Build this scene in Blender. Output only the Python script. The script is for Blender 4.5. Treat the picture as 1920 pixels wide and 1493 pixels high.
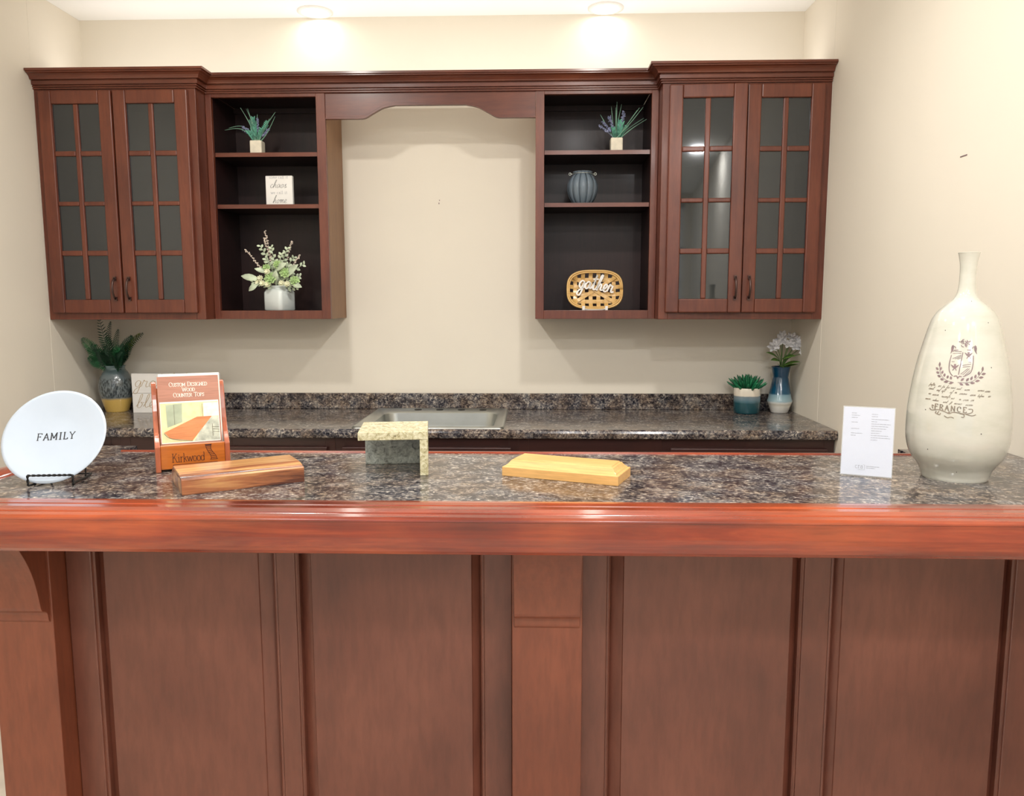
import bpy, math, random
from mathutils import Vector, Matrix, Euler
R = math.radians
SC = bpy.context.scene
COL = SC.collection
for o in list(bpy.data.objects): bpy.data.objects.remove(o)

# ------------------------------------------------------------------ camera
PITCH, YAW, ROLL, EYE = R(7.037), R(1.79), R(-0.075), 1.4476
cam = bpy.data.cameras.new('camera'); cam.sensor_width = 36; cam.lens = 1468.8/1920*36
cam.clip_start = 0.02
co = bpy.data.objects.new('camera', cam); COL.objects.link(co)
fw = Vector((-math.sin(YAW)*math.cos(PITCH), math.cos(YAW)*math.cos(PITCH), -math.sin(PITCH)))
rt = Vector((math.cos(YAW), math.sin(YAW), 0)); up = rt.cross(fw)
r2 = rt*math.cos(ROLL)+up*math.sin(ROLL); u2 = -rt*math.sin(ROLL)+up*math.cos(ROLL)
m = Matrix((( r2.x, u2.x, -fw.x, 0), (r2.y, u2.y, -fw.y, 0), (r2.z, u2.z, -fw.z, EYE), (0, 0, 0, 1)))
co.matrix_world = m
SC.camera = co

# ------------------------------------------------------------------ world, exposure
SC.view_settings.view_transform = 'Standard'
SC.view_settings.look = 'None'
SC.view_settings.gamma = 1
SC.view_settings.use_curve_mapping = False
SC.view_settings.exposure = 0.44
w = bpy.data.worlds.new('world'); SC.world = w; w.use_nodes = True
w.node_tree.nodes['Background'].inputs[0].default_value = (0.93, 0.97, 1.0, 1)
w.node_tree.nodes['Background'].inputs[1].default_value = 0.8
SC.cycles.max_bounces = 8; SC.cycles.diffuse_bounces = 6; SC.cycles.glossy_bounces = 4
SC.cycles.sample_clamp_indirect = 6

# ------------------------------------------------------------------ lights
CEIL = 2.724
def area(name, loc, size, power, col, rot=(0, 0, 0), shape='DISK', size_y=None, spread=180):
    l = bpy.data.lights.new(name, 'AREA'); l.shape = shape; l.size = size
    if size_y: l.size_y = size_y
    l.energy = power; l.color = col; l.spread = R(spread)
    o = bpy.data.objects.new(name, l); COL.objects.link(o); o.location = loc; o.rotation_euler = rot
    return o
WARM = (1.0, 0.96, 0.90); NEUT = (0.98, 0.985, 1.0)
for x in (-0.985, 0.300):                                   # the two cans by the back wall
    area('ceiling_can_light', (x, 3.628, CEIL-0.006), 0.11, 0.2, WARM, spread=170)
for y, pl, pr in ((2.2, 12, 12), (0.87, 8, 11), (-0.46, 5, 8), (-1.8, 4, 6)):  # the rows of cans further out in the room
    for x, pw in ((-0.985, pl), (0.300, pr)):
        area('ceiling_can_light', (x, y, CEIL-0.004), 0.13, pw, WARM if y > 2 else NEUT)
area('ceiling_can_light', (0.98, -0.30, CEIL-0.004), 0.13, 21, NEUT)
area('added_cabinet_top_light', (-0.45, 3.52, 2.375), 3.15, 4.2, (1.0, 0.95, 0.88), rot=(R(180), 0, 0), shape='RECTANGLE', size_y=0.10)  # unseen strip added to lift the ceiling and upper wall
for x in (-1.3, 0.5):                                       # unseen overhead fill added for soft light behind the camera
    area('overhead_fill_light', (x, -1.9, CEIL-0.01), 0.6, 8, NEUT, shape='RECTANGLE', size_y=1.2)

# ------------------------------------------------------------------ materials
def lin(c):
    return tuple(((x/255)/12.92 if x/255 <= 0.04045 else ((x/255+0.055)/1.055)**2.4) for x in c)+(1,)
class NT:
    def __init__(s, name):
        s.m = bpy.data.materials.new(name); s.m.use_nodes = True
        s.n = s.m.node_tree.nodes; s.l = s.m.node_tree.links; s.b = s.n['Principled BSDF']
        s.tc = s.n.new('ShaderNodeTexCoord')
    def map(s, sc, rot=(0, 0, 0)):
        q = s.n.new('ShaderNodeMapping'); q.inputs['Scale'].default_value = sc; q.inputs['Rotation'].default_value = rot
        s.l.new(s.tc.outputs['Object'], q.inputs['Vector']); return q.outputs[0]
    def noise(s, vec, scale, detail=4, rough=0.55, dist=0):
        q = s.n.new('ShaderNodeTexNoise'); q.inputs['Scale'].default_value = scale; q.inputs['Detail'].default_value = detail
        q.inputs['Roughness'].default_value = rough; q.inputs['Distortion'].default_value = dist
        s.l.new(vec, q.inputs['Vector']); return q.outputs['Fac']
    def ramp(s, fac, stops, interp='LINEAR'):
        q = s.n.new('ShaderNodeValToRGB'); q.color_ramp.interpolation = interp
        e = q.color_ramp.elements
        while len(e) < len(stops): e.new(0.5)
        for k, (p, c) in enumerate(stops):
            e[k].position = p; e[k].color = lin(c) if len(c) == 3 else c
        s.l.new(fac, q.inputs[0]); return q.outputs[0]
    def mix(s, a, b, fac, mode='MIX'):
        q = s.n.new('ShaderNodeMix'); q.data_type = 'RGBA'; q.blend_type = mode
        for v, i in ((a, 6), (b, 7)):
            if isinstance(v, tuple): q.inputs[i].default_value = lin(v) if len(v) == 3 else v
            else: s.l.new(v, q.inputs[i])
        if isinstance(fac, (int, float)): q.inputs[0].default_value = fac
        else: s.l.new(fac, q.inputs[0])
        return q.outputs[2]
    def bump(s, h, strength=0.1, dist=0.002):
        q = s.n.new('ShaderNodeBump'); q.inputs['Strength'].default_value = strength; q.inputs['Distance'].default_value = dist
        s.l.new(h, q.inputs['Height']); s.l.new(q.outputs[0], s.b.inputs['Normal'])
    def col(s, v):
        if isinstance(v, tuple): s.b.inputs['Base Color'].default_value = lin(v)
        else: s.l.new(v, s.b.inputs['Base Color'])
    def set(s, **k):
        for a, v in k.items(): s.b.inputs[a.replace('_', ' ')].default_value = v
        return s.m
def plain(name, c, rough=0.5, metal=0.0, coat=0.0, spec=0.5, var=0.06, vs=8, **k):
    t = NT(name); v = t.map((1, 1, 1)); f = t.noise(v, vs, 3)
    lo = tuple(max(0, x*(1-var)) for x in c); hi = tuple(min(255, x*(1+var)) for x in c)
    t.col(t.ramp(f, [(0.3, lo), (0.7, hi)]))
    t.set(Roughness=rough, Metallic=metal, Coat_Weight=coat, Specular_IOR_Level=spec, **k)
    return t.m
def wood(name, dark, mid, light, axis='Z', rough=0.35, coat=0.25, stretch=14, scale=3.2, crough=0.15, streak=0.5, spec=0.5, con=1.0):
    t = NT(name)
    sc = {'X': (1, stretch, stretch), 'Y': (stretch, 1, stretch), 'Z': (stretch, stretch, 1)}[axis]
    v = t.map(sc); v2 = t.map((1, 1, 1))
    a = t.noise(v, scale, 6, 0.6, 0.6); b = t.noise(v2, 2.6, 3, 0.5)
    g = t.noise(t.map(tuple(x*6 for x in sc)), scale, 3, 0.6)
    c1 = t.ramp(a, [(0.5-.22*con, dark), (0.5, mid), (0.5+.24*con, light)])
    c2 = t.mix(c1, t.ramp(b, [(0.32, dark), (0.5, mid), (0.68, light)]), streak)
    c3 = t.mix(c2, t.ramp(g, [(0.35, (196, 190, 186)), (0.6, (255, 255, 255))]), 0.35, 'MULTIPLY')
    t.col(c3)
    t.set(Roughness=rough, Coat_Weight=coat, Coat_Roughness=crough, Specular_IOR_Level=spec)
    return t.m
def laminate(name):
    t = NT(name); v = t.map((1, 1, 1)); vs = t.map((0.88, 1.0, 1.0), (0, 0, R(14)))
    a = t.noise(vs, 105, 6, 0.72, 0.5); b = t.noise(v, 11, 3, 0.55, 0.4); d = t.noise(vs, 210, 3, 0.6, 0.3)
    cool = t.ramp(a, [(0.36, (24, 26, 38)), (0.45, (62, 62, 72)), (0.52, (104, 99, 98)), (0.58, (146, 138, 130)), (0.65, (206, 198, 184))])
    warm = t.ramp(a, [(0.36, (34, 28, 32)), (0.45, (82, 70, 66)), (0.54, (122, 106, 94)), (0.62, (160, 144, 124)), (0.72, (204, 188, 164))])
    g_ = t.noise(vs, 26, 4, 0.62, 0.6)
    c = t.mix(cool, warm, t.ramp(b, [(0.40, (0, 0, 0)), (0.60, (255, 255, 255))]))
    c = t.mix(c, t.ramp(d, [(0.36, (70, 70, 84)), (0.47, (255, 255, 255))]), 0.7, 'MULTIPLY')
    c = t.mix(c, t.ramp(g_, [(0.36, (120, 122, 140)), (0.5, (255, 255, 255))]), 0.85, 'MULTIPLY')
    c = t.mix(c, (255, 250, 240), t.ramp(g_, [(0.52, (0, 0, 0)), (0.75, (110, 110, 110))]))
    t.col(c)
    t.set(Roughness=0.15, Specular_IOR_Level=0.38, Coat_Weight=0.0)
    return t.m
M = {}
M['wall'] = plain('beige_wall_paint', (226, 219, 205), 0.75, var=0.012, vs=1.2, spec=0.25)
M['ceiling'] = plain('white_ceiling_paint', (244, 245, 243), 0.9, var=0.01, vs=1.5)
M['floor'] = plain('pale_floor_tile', (206, 196, 182), 0.35, var=0.05)
M['cherry'] = wood('cherry_cabinet_wood', (74, 33, 22), (102, 50, 33), (124, 66, 43), rough=0.4, coat=0.15, stretch=9)
M['cherry_x'] = wood('cherry_moulding_wood', (74, 33, 22), (102, 50, 33), (124, 66, 43), 'X', rough=0.36, coat=0.2, stretch=9)
M['basew_shade'] = wood('shade_darkened_base_wood', (34, 14, 12), (52, 24, 20), (66, 32, 26), 'X', rough=0.4, coat=0.15)  # cherry with the counter overhang's shade put into its colour
M['side'] = wood('cabinet_side_veneer', (120, 86, 60), (138, 102, 72), (150, 114, 82), rough=0.5, coat=0.0)
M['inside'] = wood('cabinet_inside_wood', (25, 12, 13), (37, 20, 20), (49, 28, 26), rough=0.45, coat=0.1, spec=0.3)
M['bar'] = wood('bar_panel_wood', (82, 44, 34), (106, 60, 46), (124, 74, 58), rough=0.42, coat=0.2, stretch=5, scale=2.4, crough=0.3, streak=0.65)
M['barpier'] = wood('bar_pier_wood', (98, 48, 30), (122, 64, 42), (138, 76, 52), rough=0.42, coat=0.2, stretch=6, scale=2.4, crough=0.3, streak=0.6)
M['rail'] = wood('glossy_red_bar_edge', (74, 22, 9), (134, 46, 20), (186, 86, 40), 'X', rough=0.26, coat=0.75, stretch=14, scale=1.8, crough=0.12, con=.75)
M['rail_y'] = wood('glossy_red_bar_end', (74, 22, 9), (134, 46, 20), (186, 86, 40), 'Y', rough=0.24, coat=0.8, stretch=12, scale=2.2, crough=0.09)
M['lam'] = laminate('speckled_laminate')
M['steel'] = plain('brushed_steel', (184, 187, 184), 0.32, metal=0.95, var=0.03)
M['bronze'] = plain('dark_bronze', (88, 70, 66), 0.35, metal=0.8, var=0.05)
M['black'] = plain('black_iron', (16, 15, 16), 0.45, metal=0.3)
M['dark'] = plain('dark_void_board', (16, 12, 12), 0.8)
M['hole'] = plain('sink_hole_black', (10, 10, 11), 0.6)
M['white'] = plain('white_ceramic', (232, 234, 236), 0.16, coat=0.6, var=0.01, spec=0.5)
M['plate'] = plain('white_glazed_plate', (186, 198, 212), 0.12, coat=0.6, var=0.01)
M['matwhite'] = plain('added_window_white_wood', (232, 230, 226), 0.6, var=0.02)
M['jar'] = plain('white_glazed_jar', (214, 222, 220), 0.2, coat=0.5, var=0.02)
M['cream'] = plain('cream_cement', (226, 218, 198), 0.7, var=0.05, vs=40)
M['ink'] = plain('black_ink', (34, 34, 38), 0.6)
M['graphite'] = plain('grey_ink', (104, 104, 104), 0.6)
M['faint'] = plain('faint_grey_ink', (138, 140, 150), 0.6)
M['goldink'] = plain('gold_ink', (176, 152, 112), 0.5)
M['mauve'] = plain('mauve_stencil_ink', (126, 106, 108), 0.45, var=0.12, vs=60)
M['mauve2'] = plain('worn_stencil_ink', (128, 116, 102), 0.45, var=0.12, vs=60)
M['burn'] = plain('burnt_lettering', (66, 24, 12), 0.6)
M['paper'] = plain('white_paper', (204, 208, 222), 0.5, var=0.01)
M['holder'] = wood('honey_cedar', (158, 80, 22), (196, 108, 34), (214, 128, 50), 'X', rough=0.3, coat=0.6, stretch=10)
M['holder_side'] = wood('reddish_cedar_side', (146, 70, 42), (178, 96, 62), (202, 122, 84), 'Z', rough=0.3, coat=0.6, stretch=10)
M['rose'] = wood('striped_rosewood', (84, 40, 26), (166, 102, 62), (206, 156, 98), 'X', rough=0.3, coat=0.5, stretch=20, scale=2.2, streak=0.05, con=.42)
M['maple'] = wood('pale_maple', (212, 160, 92), (228, 178, 110), (238, 194, 130), 'X', rough=0.4, coat=0.2, stretch=12, streak=0.4)
M['wicker'] = wood('bamboo_strip', (186, 142, 78), (214, 174, 106), (230, 196, 132), 'X', rough=0.45, coat=0.2)
t = NT('tan_quartz'); v = t.map((1, 1, 1)); a = t.noise(v, 70, 6, 0.7, 1.4); b = t.noise(v, 160, 3, 0.6)
c = t.ramp(a, [(0.3, (120, 108, 70)), (0.42, (176, 166, 126)), (0.55, (208, 202, 168)), (0.7, (226, 222, 196))])
t.col(t.mix(c, t.ramp(b, [(0.3, (90, 80, 50)), (0.4, (255, 255, 255))]), 0.8, 'MULTIPLY')); M['quartz'] = t.set(Roughness=0.25, Coat_Weight=0.2)
t = NT('grey_granite'); v = t.map((1, 1, 1)); a = t.noise(v, 90, 6, 0.7, 0.8); b = t.noise(v, 24, 4, 0.6)
c = t.ramp(a, [(0.32, (84, 88, 84)), (0.45, (160, 166, 158)), (0.6, (196, 202, 194)), (0.72, (222, 226, 218))])
t.col(t.mix(c, t.ramp(b, [(0.3, (120, 120, 120)), (0.6, (255, 255, 255))]), 0.7, 'MULTIPLY')); M['granite'] = t.set(Roughness=0.3)
# cabinet panes: grey tinted, partly reflective glass
t = NT('grey_tinted_glass'); t.col((44, 49, 53)); t.set(Roughness=0.04, Metallic=0.3, Specular_IOR_Level=0.8, Coat_Weight=0.6, Coat_Roughness=0.03)
tr = t.n.new('ShaderNodeBsdfTransparent'); mx = t.n.new('ShaderNodeMixShader'); mx.inputs[0].default_value = 0.90
tr.inputs[0].default_value = (0.8, 0.85, 0.85, 1)
t.l.new(tr.outputs[0], mx.inputs[1]); t.l.new(t.b.outputs[0], mx.inputs[2])
t.l.new(mx.outputs[0], t.n['Material Output'].inputs['Surface']); M['glass'] = t.m
t = NT('clear_acrylic'); t.col((235, 240, 240)); t.set(Roughness=0.04)
tr = t.n.new('ShaderNodeBsdfTransparent'); mx = t.n.new('ShaderNodeMixShader'); mx.inputs[0].default_value = 0.10
t.l.new(tr.outputs[0], mx.inputs[1]); t.l.new(t.b.outputs[0], mx.inputs[2])
t.l.new(mx.outputs[0], t.n['Material Output'].inputs['Surface']); M['acrylic'] = t.m
t = NT('smoky_jar_glass'); t.col((124, 138, 150)); t.set(Roughness=0.1, Transmission_Weight=0.35, IOR=1.3, Coat_Weight=0.4, Specular_IOR_Level=0.6)
t.bump(t.noise(t.map((1, 1, 1)), 220, 2), 0.25, 0.001); M['smoke'] = t.m
M['smokerib'] = plain('dark_jar_groove', (44, 52, 60), 0.25)
M['wire'] = plain('pale_wire', (196, 198, 190), 0.35, metal=0.7)
# plants
M['fern'] = plain('dark_fern_green', (14, 56, 34), 0.5, var=0.35, vs=18)
M['fern2'] = plain('mid_fern_green', (30, 94, 52), 0.5, var=0.3, vs=18)
M['fernY'] = plain('yellow_fern_green', (132, 138, 44), 0.5, var=0.3, vs=18)
M['succ'] = plain('deep_succulent_green', (30, 106, 70), 0.4, var=0.35, vs=30)
M['blade'] = plain('grey_green_blade', (110, 150, 128), 0.5, var=0.25, vs=14)
M['teal'] = plain('teal_green_blade', (84, 146, 126), 0.5, var=0.25, vs=20)
M['lav'] = plain('dusty_lavender', (122, 128, 158), 0.6, var=0.15, vs=60)
M['euca'] = plain('pale_eucalyptus', (186, 198, 172), 0.5, var=0.15, vs=20)
M['ros'] = plain('lime_rosette', (176, 204, 142), 0.5, var=0.12, vs=30)
M['blos'] = plain('cream_blossom', (232, 232, 200), 0.5, var=0.06, vs=30)
M['pinkbud'] = plain('pale_pink_bud', (214, 200, 186), 0.5, var=0.08, vs=30)
M['leafg'] = plain('fresh_leaf_green', (92, 130, 56), 0.45, var=0.3, vs=20)
M['petal'] = plain('white_petal', (236, 236, 238), 0.5, var=0.03)
M['stemg'] = plain('green_stem', (80, 112, 58), 0.5)
# banded glazes: colour is a function of height
def bands(name, stops, z0, z1, rough=0.15, coat=0.6, carve=False):
    t = NT(name); s = t.n.new('ShaderNodeSeparateXYZ'); t.l.new(t.tc.outputs['Object'], s.inputs[0])
    nz = t.noise(t.map((1, 1, 1)), 30, 3)
    mr = t.n.new('ShaderNodeMapRange'); mr.inputs[1].default_value = z0; mr.inputs[2].default_value = z1
    ad = t.n.new('ShaderNodeMath'); ad.operation = 'MULTIPLY_ADD'; ad.inputs[1].default_value = 0.006
    t.l.new(nz, ad.inputs[0]); t.l.new(s.outputs[2], ad.inputs[2]); t.l.new(ad.outputs[0], mr.inputs[0])
    c = t.ramp(mr.outputs[0], stops)
    if carve:
        wv = t.noise(t.map((1, 1, 0.28)), 190, 2, 0.5, 0.3)
        c = t.mix(c, t.ramp(wv, [(0.42, (120, 128, 132)), (0.58, (255, 255, 255))]), t.ramp(mr.outputs[0], [(.31, (0, 0, 0)), (.35, (255, 255, 255)), (.72, (255, 255, 255)), (.76, (0, 0, 0))]), 'MULTIPLY')
        t.bump(wv, 0.5, 0.002)
    t.col(c); return t.set(Roughness=rough, Coat_Weight=coat, Coat_Roughness=0.06)
M['fernvase'] = bands('slate_glaze_over_ochre', [(0.0, (204, 170, 92)), (0.28, (206, 172, 94)), (0.33, (112, 120, 122)), (0.8, (96, 108, 112)), (0.93, (84, 104, 106)), (1.0, (104, 128, 130))], 0.0, 0.215, carve=True)
M['fernvase2'] = bands('slate_glaze_smooth', [(0.0, (204, 170, 92)), (0.28, (206, 172, 94)), (0.33, (112, 120, 122)), (0.8, (92, 104, 108)), (0.93, (78, 98, 102)), (1.0, (110, 134, 136))], 0.0, 0.215)
M['succpot'] = bands('cream_and_teal_glaze', [(0.0, (8, 62, 72)), (0.44, (10, 70, 80)), (0.52, (78, 112, 124)), (0.62, (112, 132, 142)), (0.70, (120, 134, 140)), (0.73, (226, 216, 198)), (1.0, (234, 226, 210))], 0.0, 0.118)
M['fvase'] = bands('navy_to_white_glaze', [(0.0, (226, 226, 222)), (0.16, (224, 222, 212)), (0.2, (196, 192, 178)), (0.24, (218, 220, 216)), (0.27, (150, 176, 184)), (0.40, (120, 152, 164)), (0.43, (20, 76, 104)), (1.0, (14, 62, 92))], 0.0, 0.215)
t = NT('cream_crackle_glaze'); v = t.map((1, 1, 3)); a = t.noise(v, 7, 5, 0.6)
c = t.ramp(a, [(0.3, (190, 190, 176)), (0.5, (200, 199, 187)), (0.7, (207, 205, 194))])
t.col(c); M['vase'] = t.set(Roughness=0.1, Coat_Weight=0.7, Coat_Roughness=0.03)
# brochure print
M['p_wood'] = wood('print_wood_header', (150, 96, 74), (178, 120, 96), (198, 142, 116), 'X', rough=0.4, coat=0.1)
M['p_cream'] = plain('print_cream', (226, 214, 160), 0.4, var=0.1, vs=30)
M['p_sage'] = plain('print_sage', (166, 176, 148), 0.4, var=0.12, vs=20)
M['p_window'] = plain('print_window', (222, 228, 214), 0.4, var=0.08, vs=60)
M['p_yellow'] = plain('print_yellow', (234, 222, 164), 0.4, var=0.08, vs=60)
M['p_table'] = wood('print_table', (186, 104, 52), (216, 136, 74), (232, 162, 104), 'X', rough=0.4, coat=0.1, scale=6)
M['p_grey'] = plain('print_grey', (186, 190, 172), 0.4, var=0.15, vs=60)
M['p_dark'] = plain('print_dark', (92, 84, 60), 0.4)
M['p_white'] = plain('print_white', (242, 238, 226), 0.4, var=0.01)

# ------------------------------------------------------------------ mesh builder
class MB:
    def __init__(s): s.v = []; s.f = []; s.mi = []; s.sm = []
    def add(s, vs, fs, mi=0, smooth=False):
        n = len(s.v); s.v += [tuple(v) for v in vs]
        for f in fs: s.f.append([i+n for i in f]); s.mi.append(mi); s.sm.append(smooth)
        return s
    def box(s, x0, x1, y0, y1, z0, z1, mi=0):
        x0, x1 = sorted((x0, x1)); y0, y1 = sorted((y0, y1)); z0, z1 = sorted((z0, z1))
        vs = [(x, y, z) for z in (z0, z1) for y in (y0, y1) for x in (x0, x1)]
        return s.add(vs, [(0, 2, 3, 1), (4, 5, 7, 6), (0, 1, 5, 4), (2, 6, 7, 3), (0, 4, 6, 2), (1, 3, 7, 5)], mi)
    def prism(s, poly, axis, a, b, mi=0, smooth=False):          # poly in the two other axes (x,y)/(x,z)/(y,z)
        def P(p, q):
            return {'X': (q, p[0], p[1]), 'Y': (p[0], q, p[1]), 'Z': (p[0], p[1], q)}[axis]
        n = len(poly); vs = [P(p, a) for p in poly]+[P(p, b) for p in poly]
        s.add(vs, [tuple(range(n)), tuple(range(2*n-1, n-1, -1))], mi)
        k = len(s.v)-2*n
        for i in range(n):
            j = (i+1) % n; s.f.append([k+j, k+i, k+n+i, k+n+j]); s.mi.append(mi); s.sm.append(smooth)
        return s
    def sweep(s, path, prof, mi=0):                              # horizontal path (x,y); profile (out,z); out is to the right of travel
        n = len(path); rings = []
        for i, p in enumerate(path):
            def nrm(a, b):
                d = Vector((b[0]-a[0], b[1]-a[1])).normalized(); return Vector((d.y, -d.x))
            if i == 0: q = nrm(path[0], path[1])
            elif i == n-1: q = nrm(path[-2], path[-1])
            else:
                a, b = nrm(path[i-1], p), nrm(p, path[i+1]); q = (a+b).normalized(); q = q/max(0.2, q.dot(a))
            rings.append([(p[0]+q.x*o, p[1]+q.y*o, z) for o, z in prof])
        m_ = len(prof); vs = [v for r in rings for v in r]; fs = []
        for i in range(n-1):
            for j in range(m_):
                k = (j+1) % m_; fs.append((i*m_+j, i*m_+k, (i+1)*m_+k, (i+1)*m_+j))
        fs += [tuple(range(m_-1, -1, -1)), tuple((n-1)*m_+j for j in range(m_))]
        return s.add(vs, fs, mi)
    def lathe(s, prof, seg=48, c=(0, 0, 0), mi=0, cap=True, lobes=None):   # profile (r,z) bottom to top
        vs = []; n = len(prof)
        for r, z in prof:
            for k in range(seg):
                a = 2*math.pi*k/seg; rr = r if not lobes else r*(1-lobes[1]*(1-abs(math.cos(a*lobes[0]/2)))**3*4)
                vs.append((c[0]+rr*math.cos(a), c[1]+rr*math.sin(a), c[2]+z))
        fs = [(i*seg+k, i*seg+(k+1) % seg, (i+1)*seg+(k+1) % seg, (i+1)*seg+k) for i in range(n-1) for k in range(seg)]
        s.add(vs, fs, mi, True)
        if cap:
            b = len(s.v)-n*seg
            s.f.append([b+k for k in range(seg-1, -1, -1)]); s.mi.append(mi); s.sm.append(False)
            s.f.append([b+(n-1)*seg+k for k in range(seg)]); s.mi.append(mi); s.sm.append(False)
        return s
    def tube(s, pts, r, seg=8, mi=0):
        pts = [Vector(p) for p in pts]; n = len(pts); vs = []
        for i, p in enumerate(pts):
            d = (pts[min(i+1, n-1)]-pts[max(i-1, 0)]).normalized()
            u = d.orthogonal().normalized() if i == 0 else (u-d*u.dot(d)).normalized()
            w_ = d.cross(u); rr = r[i] if isinstance(r, (list, tuple)) else r
            vs += [p+(u*math.cos(2*math.pi*k/seg)+w_*math.sin(2*math.pi*k/seg))*rr for k in range(seg)]
        fs = [(i*seg+k, i*seg+(k+1) % seg, (i+1)*seg+(k+1) % seg, (i+1)*seg+k) for i in range(n-1) for k in range(seg)]
        fs += [tuple(range(seg-1, -1, -1)), tuple((n-1)*seg+k for k in range(seg))]
        return s.add(vs, fs, mi, True)
    def ball(s, c, r, seg=8, mi=0):
        pr = [(max(1e-4, math.sin(math.pi*i/6))*r, -math.cos(math.pi*i/6)*r) for i in range(7)]
        return s.lathe(pr, seg, c, mi, cap=False)
    def leaf(s, base, tip, width, normal, curl=0.0, mi=0, seg=5, shape=0.45, thick=0.0006):   # cupped leaf blade with real thickness
        b, t_ = Vector(base), Vector(tip); d = t_-b; n = Vector(normal).normalized()
        sd = d.cross(n)
        if sd.length < 1e-6: sd = d.orthogonal()
        sd.normalize(); n = sd.cross(d).normalized(); L = d.length; top = []; 
        for i in range(seg+1):
            u = i/seg; ww = width*0.5*(math.sin(math.pi*min(1, max(0, u**(0.69/ -math.log(shape)) ))))**0.8 if 0 < u < 1 else width*0.04
            c = b+d*u+n*(curl*L*math.sin(math.pi*u*0.9)*0.5)
            top.append((c-sd*ww+n*ww*0.25, c, c+sd*ww+n*ww*0.25))
        vs = [v for r in top for v in r]+[v-n*thick for r in top for v in r]; k = 3*(seg+1); fs = []
        for i in range(seg):
            for j in (0, 1):
                a = i*3+j; fs.append((a, a+1, a+4, a+3)); fs.append((k+a, k+a+3, k+a+4, k+a+1))
            fs.append((i*3, i*3+3, k+i*3+3, k+i*3)); fs.append((i*3+2, k+i*3+2, k+i*3+5, i*3+5))
        return s.add(vs, fs, mi, True)
    def strokes(s, lines, surf, thick=0.05, contrast=0.0, depth=0.0008, mi=0):
        """pen strokes on a surface; lines: list of point lists (u,v); surf(u,v) -> (point, normal)"""
        for ln in lines:
            n = len(ln)
            if n < 2: continue
            vs = []
            for i, p in enumerate(ln):
                a, b = ln[max(i-1, 0)], ln[min(i+1, n-1)]
                dx, dy = b[0]-a[0], b[1]-a[1]; L = math.hypot(dx, dy) or 1e-9; dx /= L; dy /= L
                hw = thick*0.5*(1-contrast*abs(dx))
                l_, r_ = (p[0]-dy*hw, p[1]+dx*hw), (p[0]+dy*hw, p[1]-dx*hw)
                for q in (l_, r_):
                    P, N = surf(*q); P = Vector(P); N = Vector(N); vs += [P-N*0.0003, P+N*depth]
            fs = []
            for i in range(n-1):
                a = i*4; b = a+4
                fs += [(a+1, a+3, b+3, b+1), (a, b, b+2, a+2), (a, a+1, b+1, b), (a+2, b+2, b+3, a+3)]
            e = (n-1)*4; fs += [(0, 2, 3, 1), (e, e+1, e+3, e+2)]
            s.add(vs, fs, mi)
        return s
    def blob(s, pts, surf, depth=0.0008, mi=0):                  # filled convex outline on a surface
        vs = []; n = len(pts)
        for p in pts:
            P, N = surf(*p); P = Vector(P); N = Vector(N); vs += [P-N*0.0003, P+N*depth]
        fs = [tuple(2*i+1 for i in range(n)), tuple(2*i for i in range(n-1, -1, -1))]
        fs += [(2*i, 2*((i+1) % n), 2*((i+1) % n)+1, 2*i+1) for i in range(n)]
        return s.add(vs, fs, mi)
ORG = {}
def obj(name, mb, mats, parent=None, local=False, bevel=0, org=None, seg=2, wn=False):
    """link one mesh object. World-space vertices are shifted to the parent's (or own) origin unless local."""
    if not isinstance(mats, (list, tuple)): mats = [mats]
    root = parent
    while root is not None and root.parent is not None: root = root.parent
    if local: off = Vector((0, 0, 0))
    elif root is not None: off = Vector(ORG.get(root.name, (0, 0, 0)))
    else: off = Vector(org) if org else Vector((0, 0, 0))
    me = bpy.data.meshes.new(name)
    me.from_pydata([(v[0]-off.x, v[1]-off.y, v[2]-off.z) for v in mb.v], [], mb.f)
    for m_ in mats: me.materials.append(M[m_] if isinstance(m_, str) else m_)
    for p, mi, sm in zip(me.polygons, mb.mi, mb.sm): p.material_index = mi; p.use_smooth = sm
    me.update()
    o = bpy.data.objects.new(name, me); COL.objects.link(o)
    if parent is not None: o.parent = parent
    elif not local and org: o.location = off; ORG[o.name] = off
    import bmesh
    bm = bmesh.new(); bm.from_mesh(me); bmesh.ops.recalc_face_normals(bm, faces=bm.faces); bm.to_mesh(me); bm.free()
    if bevel:
        b = o.modifiers.new('bevel', 'BEVEL'); b.width = bevel; b.segments = seg; b.limit_method = 'ANGLE'; b.angle_limit = R(40)
    return o
def tag(o, label=None, cat=None, group=None, kind=None):
    if label: o['label'] = label
    if cat: o['category'] = cat
    if group: o['group'] = group
    if kind: o['kind'] = kind
    return o
def thing(name, label, cat, loc, rz=0, group=None, rot=None):
    o = bpy.data.objects.new(name, None); COL.objects.link(o); o.location = loc
    o.rotation_euler = rot if rot else (0, 0, rz); o.empty_display_size = 0.05
    ORG[o.name] = Vector(loc); return tag(o, label, cat, group)
def struct(name, mb, mat, label=None, bevel=0):
    return tag(obj(name, mb, mat, bevel=bevel), label, None, None, 'structure')
def smooth(pts, n=6, closed=False):                              # Catmull-Rom
    out = []; k = len(pts)
    rng = range(k) if closed else range(k-1)
    for i in rng:
        P = [pts[(i+j-1) % k] if closed else pts[min(max(i+j-1, 0), k-1)] for j in range(4)]
        for q in range(n):
            t_ = q/n
            out.append(tuple(0.5*(2*P[1][c]+(P[2][c]-P[0][c])*t_+(2*P[0][c]-5*P[1][c]+4*P[2][c]-P[3][c])*t_*t_+(3*P[1][c]-P[0][c]-3*P[2][c]+P[3][c])*t_**3) for c in range(len(pts[0]))))
    out.append(tuple(pts[0]) if closed else tuple(pts[-1])); return out
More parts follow.
